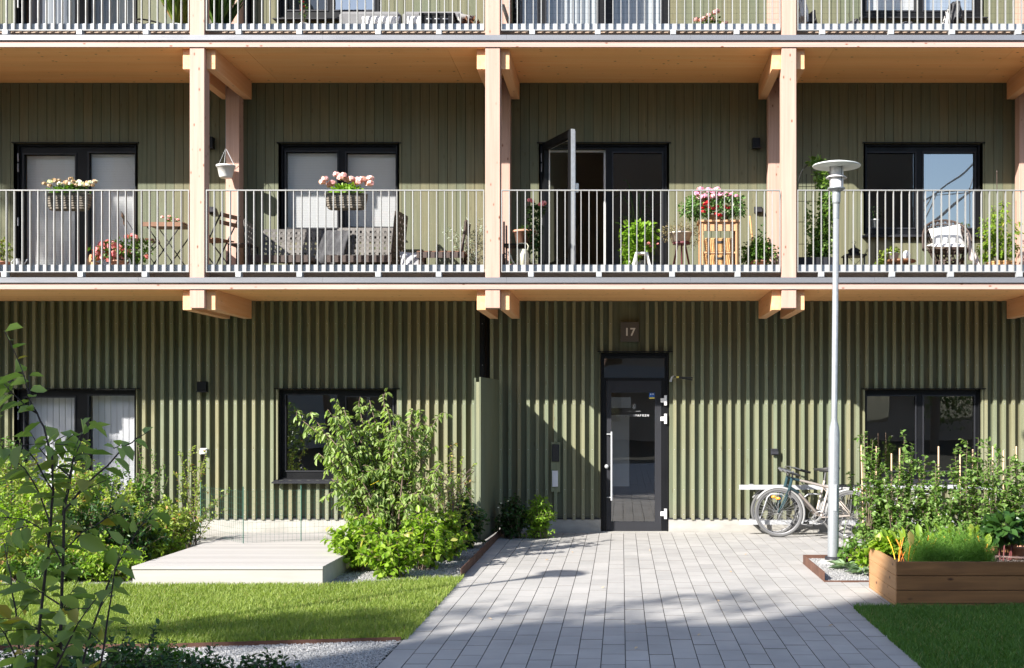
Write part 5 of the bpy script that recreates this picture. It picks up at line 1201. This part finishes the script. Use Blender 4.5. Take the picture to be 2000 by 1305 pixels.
MB().lathe([(0,0),(.085,0),(.085,.19),(.060,.25),(.058,.265),(.0,.265)], n=28).build('body', M['creamc'], wc); MB().tube([(-.06,0,.24),(-.075,0,.31),(-.05,0,.345),(.05,0,.345),(.075,0,.31),(.06,0,.24)], .008, 8).build('handle', M['creamc'], wc); MB().tube([(.08,0,.15),(.13,0,.13),(.14,0,.07),(.08,0,.03)], .007, 8).build('handle', M['creamc'], wc); MB().tube([(-.08,0,.04),(-.14,0,.12),(-.19,0,.24)], .013, 8).build('spout', M['creamc'], wc)
for px, lab in ((1003,'small terracotta pot left of the cream watering can'),(1040,'small terracotta pot right of the cream watering can')):
    potplant('terracotta_pot', lab, px, -1.0, F1, .055, .11, 'terra', [(0,.13,.06,.05,50,.03,.02,'dark')])
ip = thing('palm_plant', 'long leaved houseplant standing indoors behind the fixed pane of the open door', 'potted plant', (PX(1245,.75), .75, F1)); fm = MB(); lv = LV()
for k in range(26):
    a = NR.uniform(0,6.28); sp = NR.uniform(.12,.42); top = NR.uniform(.8,1.75); pts = bez(np.array((0,0,.4)), np.array((sp*.3*math.cos(a),sp*.3*math.sin(a),top)), np.array((sp*math.cos(a),sp*math.sin(a),top*NR.uniform(.75,.98))), 7)
    for p, q in zip(pts, pts[1:]): lv.put(p, q-p, np.array((math.cos(a),math.sin(a),.5)), float(np.linalg.norm(q-p))*1.25, .042)
lv.flush(fm, shp=(.2,.8,1,1), droop=0); fm.build('foliage', G['mid'], ip); MB().lathe([(0,0),(.14,0),(.17,.38),(0,.36)]).build('pot', M['bowl'], ip)
vt = potplant('hanging_foliage_plant', 'dense light green trailing plant spilling over the white step stool', 1246, -.95, F1, 0, .3, 'terra', [(-.10,.28,.14,.27,900,.032,.028,'bright'),(.02,.50,.24,.13,420,.065,.045,'lime'),(.14,.36,.10,.10,120,.045,.03,'ivy')], ([(.14,.36,.035),(.17,.33,.025),(.27,.36,.02)],'pink'))
ss = thing('step_stool', 'small white painted step stool under the trailing plant', 'stool', (PX(1253,-1.25), -1.25, F1)); MB().box(-.085,.085,-.09,.09,.22,.24).build('seat', M['white'], ss)
for a in (-1,1):
    for b in (-1,1): MB().bar((a*.07,b*.08,.22),(a*.125,b*.11,0),.022,.03).build('leg', M['white'], ss)
tl = thing('stool', 'plum coloured three legged stool carrying a pale bowl', 'stool', (PX(1331,-1.0), -1.0, F1)); MB().lathe([(0,.36),(.12,.36),(.12,.385),(0,.385)], n=24).build('seat', M['plum'], tl)
for a in (.5,2.6,4.7): MB().tube([(.06*math.cos(a),.06*math.sin(a),.36),(.15*math.cos(a),.15*math.sin(a),0)], .013, 8).build('leg', M['plum'], tl)
potplant('heather_bowl', 'wide pale bowl of dried heather on the plum stool', 1329, -1.0, F1+.386, .16, .13, 'bowl', [(0,.17,.27,.10,420,.035,.012,'dry'),(.16,.06,.14,.16,160,.03,.012,'dry'),(-.2,.10,.1,.1,90,.03,.012,'dry')])
cb = thing('pine_cabinet', 'honey coloured pine side cabinet with two straw baskets beside the front post', 'cabinet', (PX(1403,-1.2), -1.2, F1)); w = .26
MB().box(-w-.025,w+.025,-.19,.19,.56,.585).build('tabletop', M['cab'], cb, bevel=.004); MB().box(-w+.045,w-.045,-.155,-.135,.46,.559).box(-w+.0,-w+.02,-.12,.12,.46,.559).box(w-.02,w,-.12,.12,.46,.559).build('apron', M['cab'], cb)
for x in (-w,w-.045):
    for y in (-.165,.12): MB().box(x,x+.045,y,y+.045,0,.559).build('leg', M['cab'], cb)
sf = MB()
for k in range(5): sf.box(-w+.0455,w-.0455,-.15+.06*k,-.15+.06*k+.045,.195,.215)
for k in range(5): sf.box(-w+.0455,w-.0455,-.15+.06*k,-.15+.06*k+.045,.02,.035)
sf.build('shelf', M['cab'], cb)
for z0_, lab in ((.216,'straw basket on the upper shelf of the pine cabinet'),(.036,'straw basket on the lower shelf of the pine cabinet')):
    bs = thing('straw_basket', lab, 'basket', (PX(1403,-1.2), -1.2, F1+z0_), 0, 'straw baskets in the pine cabinet'); b = MB()
    hh = .155 if z0_ > .1 else .14
    for k in range(8):
        z = hh*k/7.5+.008; s_ = .88+.12*k/7; b.tube([(-.185*s_,-.14,z),(.185*s_,-.14,z),(.185*s_,.12,z),(-.185*s_,.12,z)], .0085, 6, closed=True, v=float(NR.uniform()))
    for k in range(15): x = -.17+.34*k/14; b.tube([(x*.88,-.150,.0),(x,-.154,hh)], .008, 6, v=float(NR.uniform(.4,1)))
    b.build('weave', M['straw'], bs); MB().box(-.05,.05,-.1655,-.156,hh*.62,hh*.8).build('handle_hole', M['rubber'], bs)
gw = potplant('geranium_arch', 'arched ivy and geranium planting with pink and red flowers on the pine cabinet', 1400, -1.2, F1+.586, .15, .09, 'basketg', [(-.30,.20,.15,.17,480,.042,.034,'ivy'),(.02,.13,.25,.13,420,.045,.04,'mid'),(.27,.20,.12,.17,380,.04,.032,'ivy'),(0,.33,.30,.07,260,.045,.04,'mid'),(-.46,.16,.06,.10,60,.035,.03,'ivy')],
  ([(-.26+.045*k+.01*math.sin(k*5),.37+.05*math.sin(k*2.3),.066) for k in range(9)]+[(-.24+.06*k,.31+.03*math.sin(k*3),.055) for k in range(6)]+[(.16,.34,.045),(.20,.37,.045),(.25,.33,.04),(.0,.30,.04),(-.18,.27,.04),(-.1,.3,.03)],'magenta'))
f = MB()
for q in ((-.20,.11),(-.17,.16),(-.14,.18),(-.19,.06),(-.06,.10),(-.01,.13),(-.03,.03),(.03,.01),(.10,.12),(.14,.11),(-.12,.12)): bloom(f, (q[0], -.17, q[1]+.05), .038, 24)
f.build('red_flower', G['red'], gw)
potplant('fuchsia', 'leafy green pot plant on the floor right of the pine cabinet', 1478, -1.05, F1, .13, .14, 'terra', [(0,.22,.27,.15,700,.05,.035,'mid'),(.05,.30,.18,.12,240,.045,.03,'lime')])
bp_ = thing('bamboo_stick', 'reddish bamboo cane with thin climber leaning at the wall behind the leafy pot plant', 'cane', (PX(1471,-.6), -.6, F1)); MB().tube([(.04,0,0),(-.04,.05,.85)], .012, 8).build('cane', mk('red bamboo', (.52,.27,.12), rough=.5), bp_); fm = MB(); clump(fm, (.10,.05,.45), .09,.05,.26, 90, .045, .03); clump(fm, (.18,.05,.25), .06,.05,.2, 40, .045, .03); fm.build('foliage', G['dark'], bp_)

# ------------------------------------------------------------ rightmost balcony
gp = thing('trough_planter', 'dark grey long trough planter at the left end of the rightmost balcony', 'planter', (PX(1590,-1.2), -1.2, F1)); MB().box(-.23,.23,-.12,.12,0,.185).build('trough', M['dgrey'], gp, bevel=.006)
tr_ = thing('plant_trellis', 'thin black metal plant trellis with arched top behind the grey trough', 'trellis', (PX(1592,-1.05), -1.05, F1+.186)); t = MB()
for x in (-.23,-.12,0,.12): t.tube([(x,0,-.01),(x,0,1.15 if x in (-.12,0) else .98)], .005, 5)
for z in (.2,.5,.78,.98): t.tube([(-.23,0,z),(.12,0,z)], .004, 5)
t.tube([(-.055+.175*math.cos(a),0,.98+.30*math.sin(a)) for a in np.linspace(0,math.pi,14)], .006, 6); t.build('frame', M['black'], tr_)
Yc = -1.15; cp = thing('climbing_plant', 'green climbing plant growing up from the grey trough behind the lamp post', 'climber', (PX(1608,Yc),Yc,F1+.186)); fm = MB()
for c, rx, rz, n, gm in (((-.05,0,.10),.17,.10,330,'lime'),((0,0,.30),.12,.14,260,'mid'),((.04,0,.52),.10,.14,220,'mid'),((.04,0,.75),.09,.13,170,'mid'),((.02,0,.97),.10,.09,120,'mid'),((-.03,.02,1.12),.08,.07,80,'mid'),((-.10,.02,1.30),.09,.05,70,'dark'),((-.19,0,.45),.05,.25,60,'yel')):
    clump(fm, c, rx*1.1, .10, rz*1.05, int(n*1.7), .052, .042, shell=.3)
sm = MB(); 
for k in range(4): sm.tube([(NR.normal()*.05,0,0),(.02*k,0,.4),(.03,0,.8),(-.05,0,1.25)], .004, 5)
sm.build('stem', M['bark'], cp); fm.build('foliage', G['hedge'], cp)
ln2 = thing('garden_lantern', 'black metal garden lantern with domed top on the rightmost balcony', 'lantern', (PX(1668,-.7), -.7, F1))
b = MB(); 
for x in (-.12,.12):
    for y in (-.12,.12): b.box(x-.01,x+.01,y-.01,y+.01,0,.26)
b.box(-.14,.14,-.14,.14,0,.02).box(-.15,.15,-.15,.15,.26,.28).bar((-.12,-.12,.02),(.12,-.12,.26),.006,.006).bar((.12,-.12,.02),(-.12,-.12,.26),.006,.006)
b.build('frame', M['black'], ln2); MB().lathe([(.12,.281),(.08,.31),(.07,.32),(.09,.345),(.05,.375),(.02,.39),(.02,.41),(.01,.425),(.0,.43)], n=20).build('dome', M['black'], ln2); MB().tube([(0,0,.43),(.03,0,.46),(0,0,.48),(-.03,0,.46),(0,0,.43)], .004, 5).build('ring', M['black'], ln2); MB().lathe([(0,.021),(.03,.021),(.03,.14),(0,.14)], n=16).build('candle', M['creamc'], ln2)
rt = thing('round_table', 'low round brown wicker table in front of the rightmost balcony window', 'table', (PX(1758,-.95), -.95, F1)); MB().lathe([(0,.145),(.20,.145),(.215,.16),(.20,.18),(0,.18)], n=30).build('tabletop', M['brownw'], rt)
for a in (.7,2.3,3.9,5.5): MB().tube([(.10*math.cos(a),.10*math.sin(a),.145),(.17*math.cos(a),.17*math.sin(a),0)], .012, 7).build('leg', M['wickerb'], rt)
potplant('ivy_bowl', 'grey bowl with yellow variegated ivy trailing down on the round table', 1744, -.95, F1+.181, .085, .10, 'potg', [(-.02,.12,.12,.05,150,.035,.03,'yel'),(-.15,.02,.06,.12,120,.035,.03,'yel'),(-.21,-.10,.06,.10,80,.035,.03,'yel')])
tag(MB().lathe([(0,0),(.045,0),(.06,.03),(.058,.08),(.035,.115),(.0,.125)], n=24).build('table_lamp', M['whitep'], loc=(PX(1770,-1.0),-1.0,F1+.181)), 'white egg shaped lamp on the round table', 'lamp')
# peacock style wicker chair
wcx = thing('wicker_chair', 'dark wicker armchair with tall rounded open back on the rightmost balcony', 'chair', (PX(1853,-.85), -.85, F1))
sk_ = MB()
for k in range(16):
    a0 = 2*math.pi*k/16; a1 = 2*math.pi*(k+1)/16
    for s_ in (1,-1):
        A0, A1 = (a0, a1+.1) if s_ > 0 else (a1, a0-.1)
        sk_.tube([(.22*math.cos(A0),.22*math.sin(A0),.02),(.19*math.cos((A0+A1)/2),.19*math.sin((A0+A1)/2),.15),(.25*math.cos(A1),.25*math.sin(A1),.27)], .009, 5)
for r, z in ((.22,.02),(.19,.15),(.26,.28)): sk_.tube([(r*math.cos(a),r*math.sin(a),z) for a in np.linspace(0,2*math.pi,25)[:-1]], .013, 6, closed=True)
sk_.build('base', M['wickerb'], wcx); MB().lathe([(0,.281),(.27,.281),(.28,.295),(.27,.305),(0,.305)], n=30).build('seat', M['wickerb'], wcx)
bk2 = MB(); rim = []
for k in range(25):
    a = math.pi*(-.12+1.24*k/24); rx = .33; h = .30+.40*max(0, math.sin(a))**.55 if math.sin(a) > 0 else .30; rim.append((rx*math.cos(a)*1.03, .05+.22*max(0,math.sin(a)), h))
bk2.tube(rim, .014, 7)
rim2 = [(x*.94, y-.01, z-.055) for x, y, z in rim]; bk2.tube(rim2[1:-1], .008, 6)
for k in range(2, 23): x, y, z = rim[k]; bk2.tube([(x*.72, max(-.02,y*.7), .30),(x*.98, y*.98, .30+(z-.30)*.55),(x,y,z)], .0065, 5)
for k in range(3, 21): bk2.tube([rim[k], tuple((np.array(rim2[k+1])+np.array((0,0,-.05)))), rim[k+2 if k+2 < 25 else 24]], .005, 4)
bk2.build('backrest', M['wickerb'], wcx)
tag((lambda m: (pillow(m, (0,0,0), .44, .30, .13, .05, -.25), m.build('scatter_cushion', M['whitec'], loc=(PX(1850,-.95),-.93,F1+.45))))(MB())[1], 'white rectangular cushion leaning in the dark wicker armchair', 'cushion').rotation_euler = (0,math.radians(-9),0)
tag((lambda m: (pillow(m, (0,0,0), .46, .42, .09, 0, -1.4), m.build('seat_cushion', M['whitec'], loc=(PX(1850,-.95),-.93,F1+.335))))(MB())[1], 'grey white seat cushion on the dark wicker armchair', 'cushion')
bl = MB(); V = []
for i in range(12):
    for j in range(12):
        u, q = i/11, j/11; V.append((PX(1885,-1.0)+.03+.20*u*(.4+.6*q)+.012*math.sin(i*2.3+q*4), -1.05+.30*(1-q)*u+.02*math.sin(i*1.4)-.05*q, F1+.55-.50*q*(.75+.25*u)-.03*u))
bl.add(V, [(i*12+j,i*12+j+1,(i+1)*12+j+1,(i+1)*12+j) for i in range(11) for j in range(11)], .5, True)
tag(bl.build('throw_blanket', mk('beige knit', (.58,.50,.45), rough=.9, noise=(30,30,8), dark=.7)), 'beige throw blanket hanging over the right arm of the wicker armchair', 'blanket').modifiers.new('s','SOLIDIFY').thickness = .012
Yk = -.85; bush('bamboo_bush', 'tall bright green leafy pot plant at the right edge of the rightmost balcony', 'potted plant', (PX(1948,Yk),Yk,F1), tipspx([(1912,450),(1920,430),(1935,420),(1945,405),(1958,392),(1970,410),(1985,440),(1925,470),(1948,450),(1972,470),(1990,480),(1915,490),(1940,490),(1965,500),(1930,440),(1960,430)], Yk, PX(1948,Yk), .14, F1), (.062,.022), nside=9, sidelen=.17, step=.013, droop=.7, leafmat_=G['lime'], stem_r=.005)
tag(MB().tube([(PX(1948,-.5),-.5,F1),(PX(1947,-.5),-.5,PZ(338,-.5))], .006, 6).lathe([(0,-.02),(.012,0),(0,.03)], c=(PX(1947,-.5),-.5,PZ(336,-.5)), n=10).build('plant_stake', M['wickerb']), 'thin dark plant stake rising behind the tall bright pot plant', 'stake')
pw = thing('pot_basket', 'pale straw pot basket under the tall bright pot plant', 'basket', (PX(1955,-.85), -.85, F1)); b = MB()
for k in range(6): b.lathe([(.17+.004*k,.028*k),(.185+.004*k,.028*k+.014),(.17+.004*k,.028*k+.028)], n=24, v=float(NR.uniform()))
b.build('weave', M['straw'], pw)
potplant('window_plant', 'white square pot with dark plant inside the rightmost balcony window', 1708, .25, PZ(446,.25), .065, .13, 'whitep', [(0,.22,.10,.09,90,.05,.02,'dark')])
tag(MB().box(-.035,.035,-.03,.03,0,.20).add([(-.012,0,.20),(.012,0,.20),(.30,.02,.52),(.28,.02,.53)], [(0,1,2,3)]).build('folded_parasol', M['charc'], loc=(PX(1553,-1.50),-1.2,F1)), 'dark narrow object standing behind the railing by the front post', 'parasol') if False else None

# ------------------------------------------------------------ top balconies (only the lowest half metre is in frame)
def mesh_net(label, px0, px1):
    Y = -1.545; m = MB(); x0, x1 = PX(px0,Y), PX(px1,Y); z0, z1 = F2+.01, F2+1.05; x = x0
    while x < x1: m.box(x-.0007,x+.0007,Y-.0007,Y+.0007,z0,z1); x += .06
    z = z0+.02
    while z < z1: m.box(x0,x1,Y-.0022,Y-.0008,z-.0007,z+.0007); z += .075
    tag(m.build('wire_netting', M['dgrey']), label, 'netting', 'nets behind the top railings')
mesh_net('fine dark wire net behind the top railing above the open door', 984, 1522); mesh_net('fine dark wire net behind the rightmost top railing', 1562, 2060)
mc = thing('round_lounge_chair', 'round framed metal lounge chair lying on the top left balcony', 'chair', (PX(305,-.9), -.9, F2)); r_ = MB()
c = np.array((0,0,.23)); e1 = np.array((.26,0,-.09)); e2 = np.array((0,.22,.10))
r_.tube([tuple(c+e1*math.cos(a)+e2*math.sin(a)) for a in np.linspace(0,2*math.pi,25)[:-1]], .012, 7, closed=True)
for k in (-.5,0,.5): r_.tube([tuple(c+e1*k-e2*.85),tuple(c+e1*k*1.2+np.array((0,0,-.03))),tuple(c+e1*k+e2*.85)], .007, 6)
r_.build('frame', M['rubber'], mc); MB().tube([(-.2,-.1,.25),(.2,.1,0)], .01, 6).tube([(.2,-.1,.15),(-.2,.1,0)], .01, 6).build('leg', M['rubber'], mc)
s3 = thing('side_table', 'low black rectangular side table on the top left balcony', 'table', (PX(228,-.9), -.9, F2)); MB().box(-.24,.20,-.15,.15,.135,.15).build('tabletop', M['black'], s3)
for x in (-.22,.18):
    for y in (-.13,.13): MB().box(x-.008,x+.008,y-.008,y+.008,0,.134).build('leg', M['black'], s3)
b = MB()
for k in range(12): b.box(-.20+.035*k,-.20+.035*k+.016,-.10,.10,.0,.14,v=float(k % 2))
b.box(-.2,.2,-.095,.095,.005,.13,v=1)
tag(b.build('striped_basket', mk('striped cloth', (.03,.03,.03), (.75,.74,.70), rough=.9), loc=(PX(252,-1.15),-1.15,F2)), 'black and white striped low basket on the top left balcony', 'basket')
def tallgrass(label, px, Y, pot, gm, h=.6):
    T = thing('ornamental_grass', label, 'potted plant', (PX(px,Y), Y, F2)); MB().lathe([(0,0),(.08,0),(.10,.14),(.085,.14),(0,.13)]).build('pot', M[pot], T); fm = MB(); n = 150; a = NR.uniform(0,6.28,n); P = np.stack([.03*np.cos(a),.03*np.sin(a),np.full(n,.13)],1); Dd = np.stack([np.cos(a)*NR.uniform(.05,.4,n),np.sin(a)*NR.uniform(.05,.4,n),np.ones(n)],1)
    add_leaves(fm, P, Dd, NR.normal(size=(n,3)), NR.uniform(.5,1,n)*h, .012, NR.uniform(0,1,n), droop=.2); fm.build('foliage', G[gm], T)
tallgrass('yellow striped ornamental grass in a grey pot on the top left balcony', 346, -1.2, 'potg', 'yel'); tallgrass('yellow green ornamental grass in a clay pot beside the top left post', 363, -1.1, 'terra', 'yel')
tallgrass('dark green upright grass plant on the top balcony right of the left post', 423, -1.2, 'whitep', 'mid'); tallgrass('dark green grass plant beside the grey lounger on the top balcony', 437, -1.0, 'potg', 'dark')
def lounge(name, label, cat, px0, px1, Y, zs, depth=.55, back=0, mat='cushion', seat_h=.17):
    x0, x1 = PX(px0,Y), PX(px1,Y); w = x1-x0; T = thing(name, label, cat, ((x0+x1)/2, Y, F2)); n = max(1, round(w/.75))
    for i in range(n):
        a = -w/2+w*i/n; MB().box(a+.008, a+w/n-.008, -depth/2, depth/2, zs, zs+seat_h).build('seat_cushion', M[mat], T, bevel=.035)
        if back: MB().box(a+.01, a+w/n-.01, depth/2-.14, depth/2+.02, zs+seat_h+.002, zs+seat_h+back).build('back_cushion', M[mat], T, bevel=.045)
    MB().box(-w/2-.02, w/2+.02, -depth/2-.01, depth/2+.04, .0, zs-.005).build('base', M['dgrey'], T); return T
lounge('lounge_footstool', 'low grey cushioned lounger left of the top window', 'footstool', 465, 535, -.8, .04, seat_h=.14)
lounge('garden_sofa', 'long grey cushioned garden sofa under the top balcony window', 'sofa', 655, 905, -.75, .03, back=.34)
for px, w_, lab in ((742,.52,'long white cushion lying on the grey garden sofa'),(815,.30,'white cushion at the right end of the grey garden sofa')):
    m = MB(); pillow(m, (0,0,0), w_, .17, .12, 0, -.2); tag(m.build('scatter_cushion', M['whitec'], loc=(PX(px,-1.0),-.97,F2+.26)), lab, 'cushion')
cx_ = thing('crate_table', 'black slatted crate table with three handle slots on the top balcony', 'table', (PX(857,-1.15), -1.15, F2)); MB().box(-.24,.24,-.15,.15,.25,.275).build('tabletop', M['black'], cx_); MB().box(-.22,.22,-.14,.14,.03,.249).build('box', M['black'], cx_); sl = MB()
for k in (-.11,0,.11): sl.box(k-.035,k+.035,-.1435,-.1405,.19,.205)
sl.box(-.2,.2,-.1435,-.1405,.06,.075); sl.build('slot', M['potg'], cx_)
bk3 = thing('brown_basket', 'brown rough woven basket with white throw near the top right post', 'basket', (PX(920,-.95), -.95, F2)); m = MB(); clump(m, (0,0,.14), .13,.11,.15, 240, .07, .05, shell=.8); m.build('weave', M['brownw'], bk3); m = MB(); pillow(m, (-.08,0,.28), .24, .2, .07, .5, .8); m.build('throw', M['whitec'], bk3)
potplant('red_flower_pot', 'small white pot with thin red flowering plant on the top balcony', 594, -1.35, F2, .055, .11, 'whitep', [(0,.30,.06,.16,90,.03,.015,'mid')], ([(-.03,.42,.02),(.02,.36,.02),(.03,.30,.018),(-.02,.26,.018)],'red'))
potplant('window_plant', 'bright green leafy plant inside the top balcony window', 620, .3, F2+.22, .06, .1, 'whitep', [(0,.25,.16,.18,160,.09,.04,'lime')])
potplant('rose_pot', 'pot with large pale pink blooms on the top balcony above the pine cabinet', 1386, -1.3, F2, .09, .10, 'wickerb', [(0,.14,.16,.07,120,.045,.035,'mid')], ([(-.18,.16,.055),(-.12,.14,.045),(-.07,.17,.05),(-.02,.21,.05),(.03,.16,.05),(.06,.24,.055),(.10,.26,.05),(0,.10,.055),(.18,.08,.05),(.21,.10,.035)],'palepink'))
tag(MB().tube([(PX(982,-1.1),-1.1,F2+.45),(PX(1004,-1.1),-1.1,F2)], .025, 8).build('wooden_pole', M['deckwood']), 'pale leaning wooden pole at the left end of the netted top balcony', 'pole')
m = MB()
for k in range(5): pillow(m, (.11*k,.0,.07+.03*math.sin(k*2)), .17, .12, .09, 0, -.6)
tag(m.build('seat_pad', M['charc'], loc=(PX(1437,-1.0),-1.0,F2)), 'crumpled dark seat pads on the netted top balcony', 'cushion')
def drape(name, label, cat, px0, px1, Y, hs, mat='charc', depth=.5):
    x0, x1 = PX(px0,Y), PX(px1,Y); n = 26; V = []
    for i in range(n):
        u = i/(n-1); hh = float(np.interp(u, [q[0] for q in hs], [q[1] for q in hs]))
        for j in range(9):
            q = j/8; V.append((x0+(x1-x0)*u+.012*math.sin(j*2.1+i*.8), Y-depth/2+depth*q, max(.0, hh*(math.sin(math.pi*min(1,q*1.0+.02))**.28))+.012*math.sin(i*1.9+j*1.1)))
    return tag(MB().add(V, [(i*9+j,(i+1)*9+j,(i+1)*9+j+1,i*9+j+1) for i in range(n-1) for j in range(8)], .5, True).build(name, M[mat]) if False else MB().add([(a, b, c+F2) for a, b, c in V], [(i*9+j,(i+1)*9+j,(i+1)*9+j+1,i*9+j+1) for i in range(n-1) for j in range(8)], .5, True).build(name, M[mat]), label, cat)
drape('covered_lounger', 'dark fabric lounge chair folded on the rightmost top balcony beside the post', 'lounger', 1572, 1592, -1.1, [(0,.05),(.3,.30),(.8,.36),(1,.05)])
drape('covered_lounger', 'dark grey fabric covered lounger in the left half of the rightmost top balcony', 'lounger', 1594, 1676, -.95, [(0,.14),(.6,.20),(.95,.30),(1,.05)])
drape('covered_sofa', 'dark charcoal fabric sofa under the rightmost top window', 'sofa', 1690, 1850, -.9, [(0,.15),(.35,.16),(.42,.28),(.55,.26),(.7,.19),(1,.18)])
drape('charcoal_cushion', 'upright dark quilted cushion on the rightmost top balcony', 'cushion', 1848, 1874, -1.0, [(0,.3),(.3,.50),(.8,.52),(1,.3)])
drape('white_throw', 'white throw over the dark quilted cushion on the rightmost top balcony', 'blanket', 1834, 1850, -1.05, [(0,.02),(.6,.25),(1,.40)], 'whitec', .2)
drape('beige_blanket', 'pale blanket hung beside the top right post', 'blanket', 1560, 1578, -1.25, [(0,.46),(.6,.52),(1,.3)], 'whitec', .1)
m = MB().box(-.16,.14,-.1,.1,.08,.10).tube([(-.14,0,.09),(-.2,0,0)], .01, 6).tube([(.12,0,.09),(.2,.0,.16)], .01, 6)
tag(m.build('small_stool', M['rubber'], loc=(PX(1905,-1.0),-1.0,F2)), 'small dark stool at the right of the rightmost top balcony', 'stool')

# tall items: match their real heights
def grow(prefix, k, near=None):
    for o_ in list(bpy.data.objects):
        if o_.parent is None and o_.name.split('.')[0] == prefix and (near is None or near in o_.get('label', '')): o_.scale = (o_.scale[0], o_.scale[1], o_.scale[2]*k)
grow('pine_cabinet', 1.13); grow('straw_basket', 1.13)
for o_ in bpy.data.objects:
    if o_.name.startswith('straw_basket'): o_.location.z = F1+(o_.location.z-F1)*1.13
    if o_.name == 'geranium_arch': o_.location.z = F1+.586*1.13
    if o_.name == 'heather_bowl': o_.location.z = F1+.386*1.08
grow('stool', 1.08); grow('geranium', 1.25); grow('hanging_foliage_plant', 1.10); grow('fuchsia', 1.12); grow('watering_can', 1.05); grow('wicker_sofa', 1.05); grow('trough_planter', .95); grow('wicker_chair', 1.12)
for o_ in bpy.data.objects:
    if 'wicker armchair' in o_.get('label', '') and 'cushion' in o_.name: o_.location.z = F1+(o_.location.z-F1)*1.12
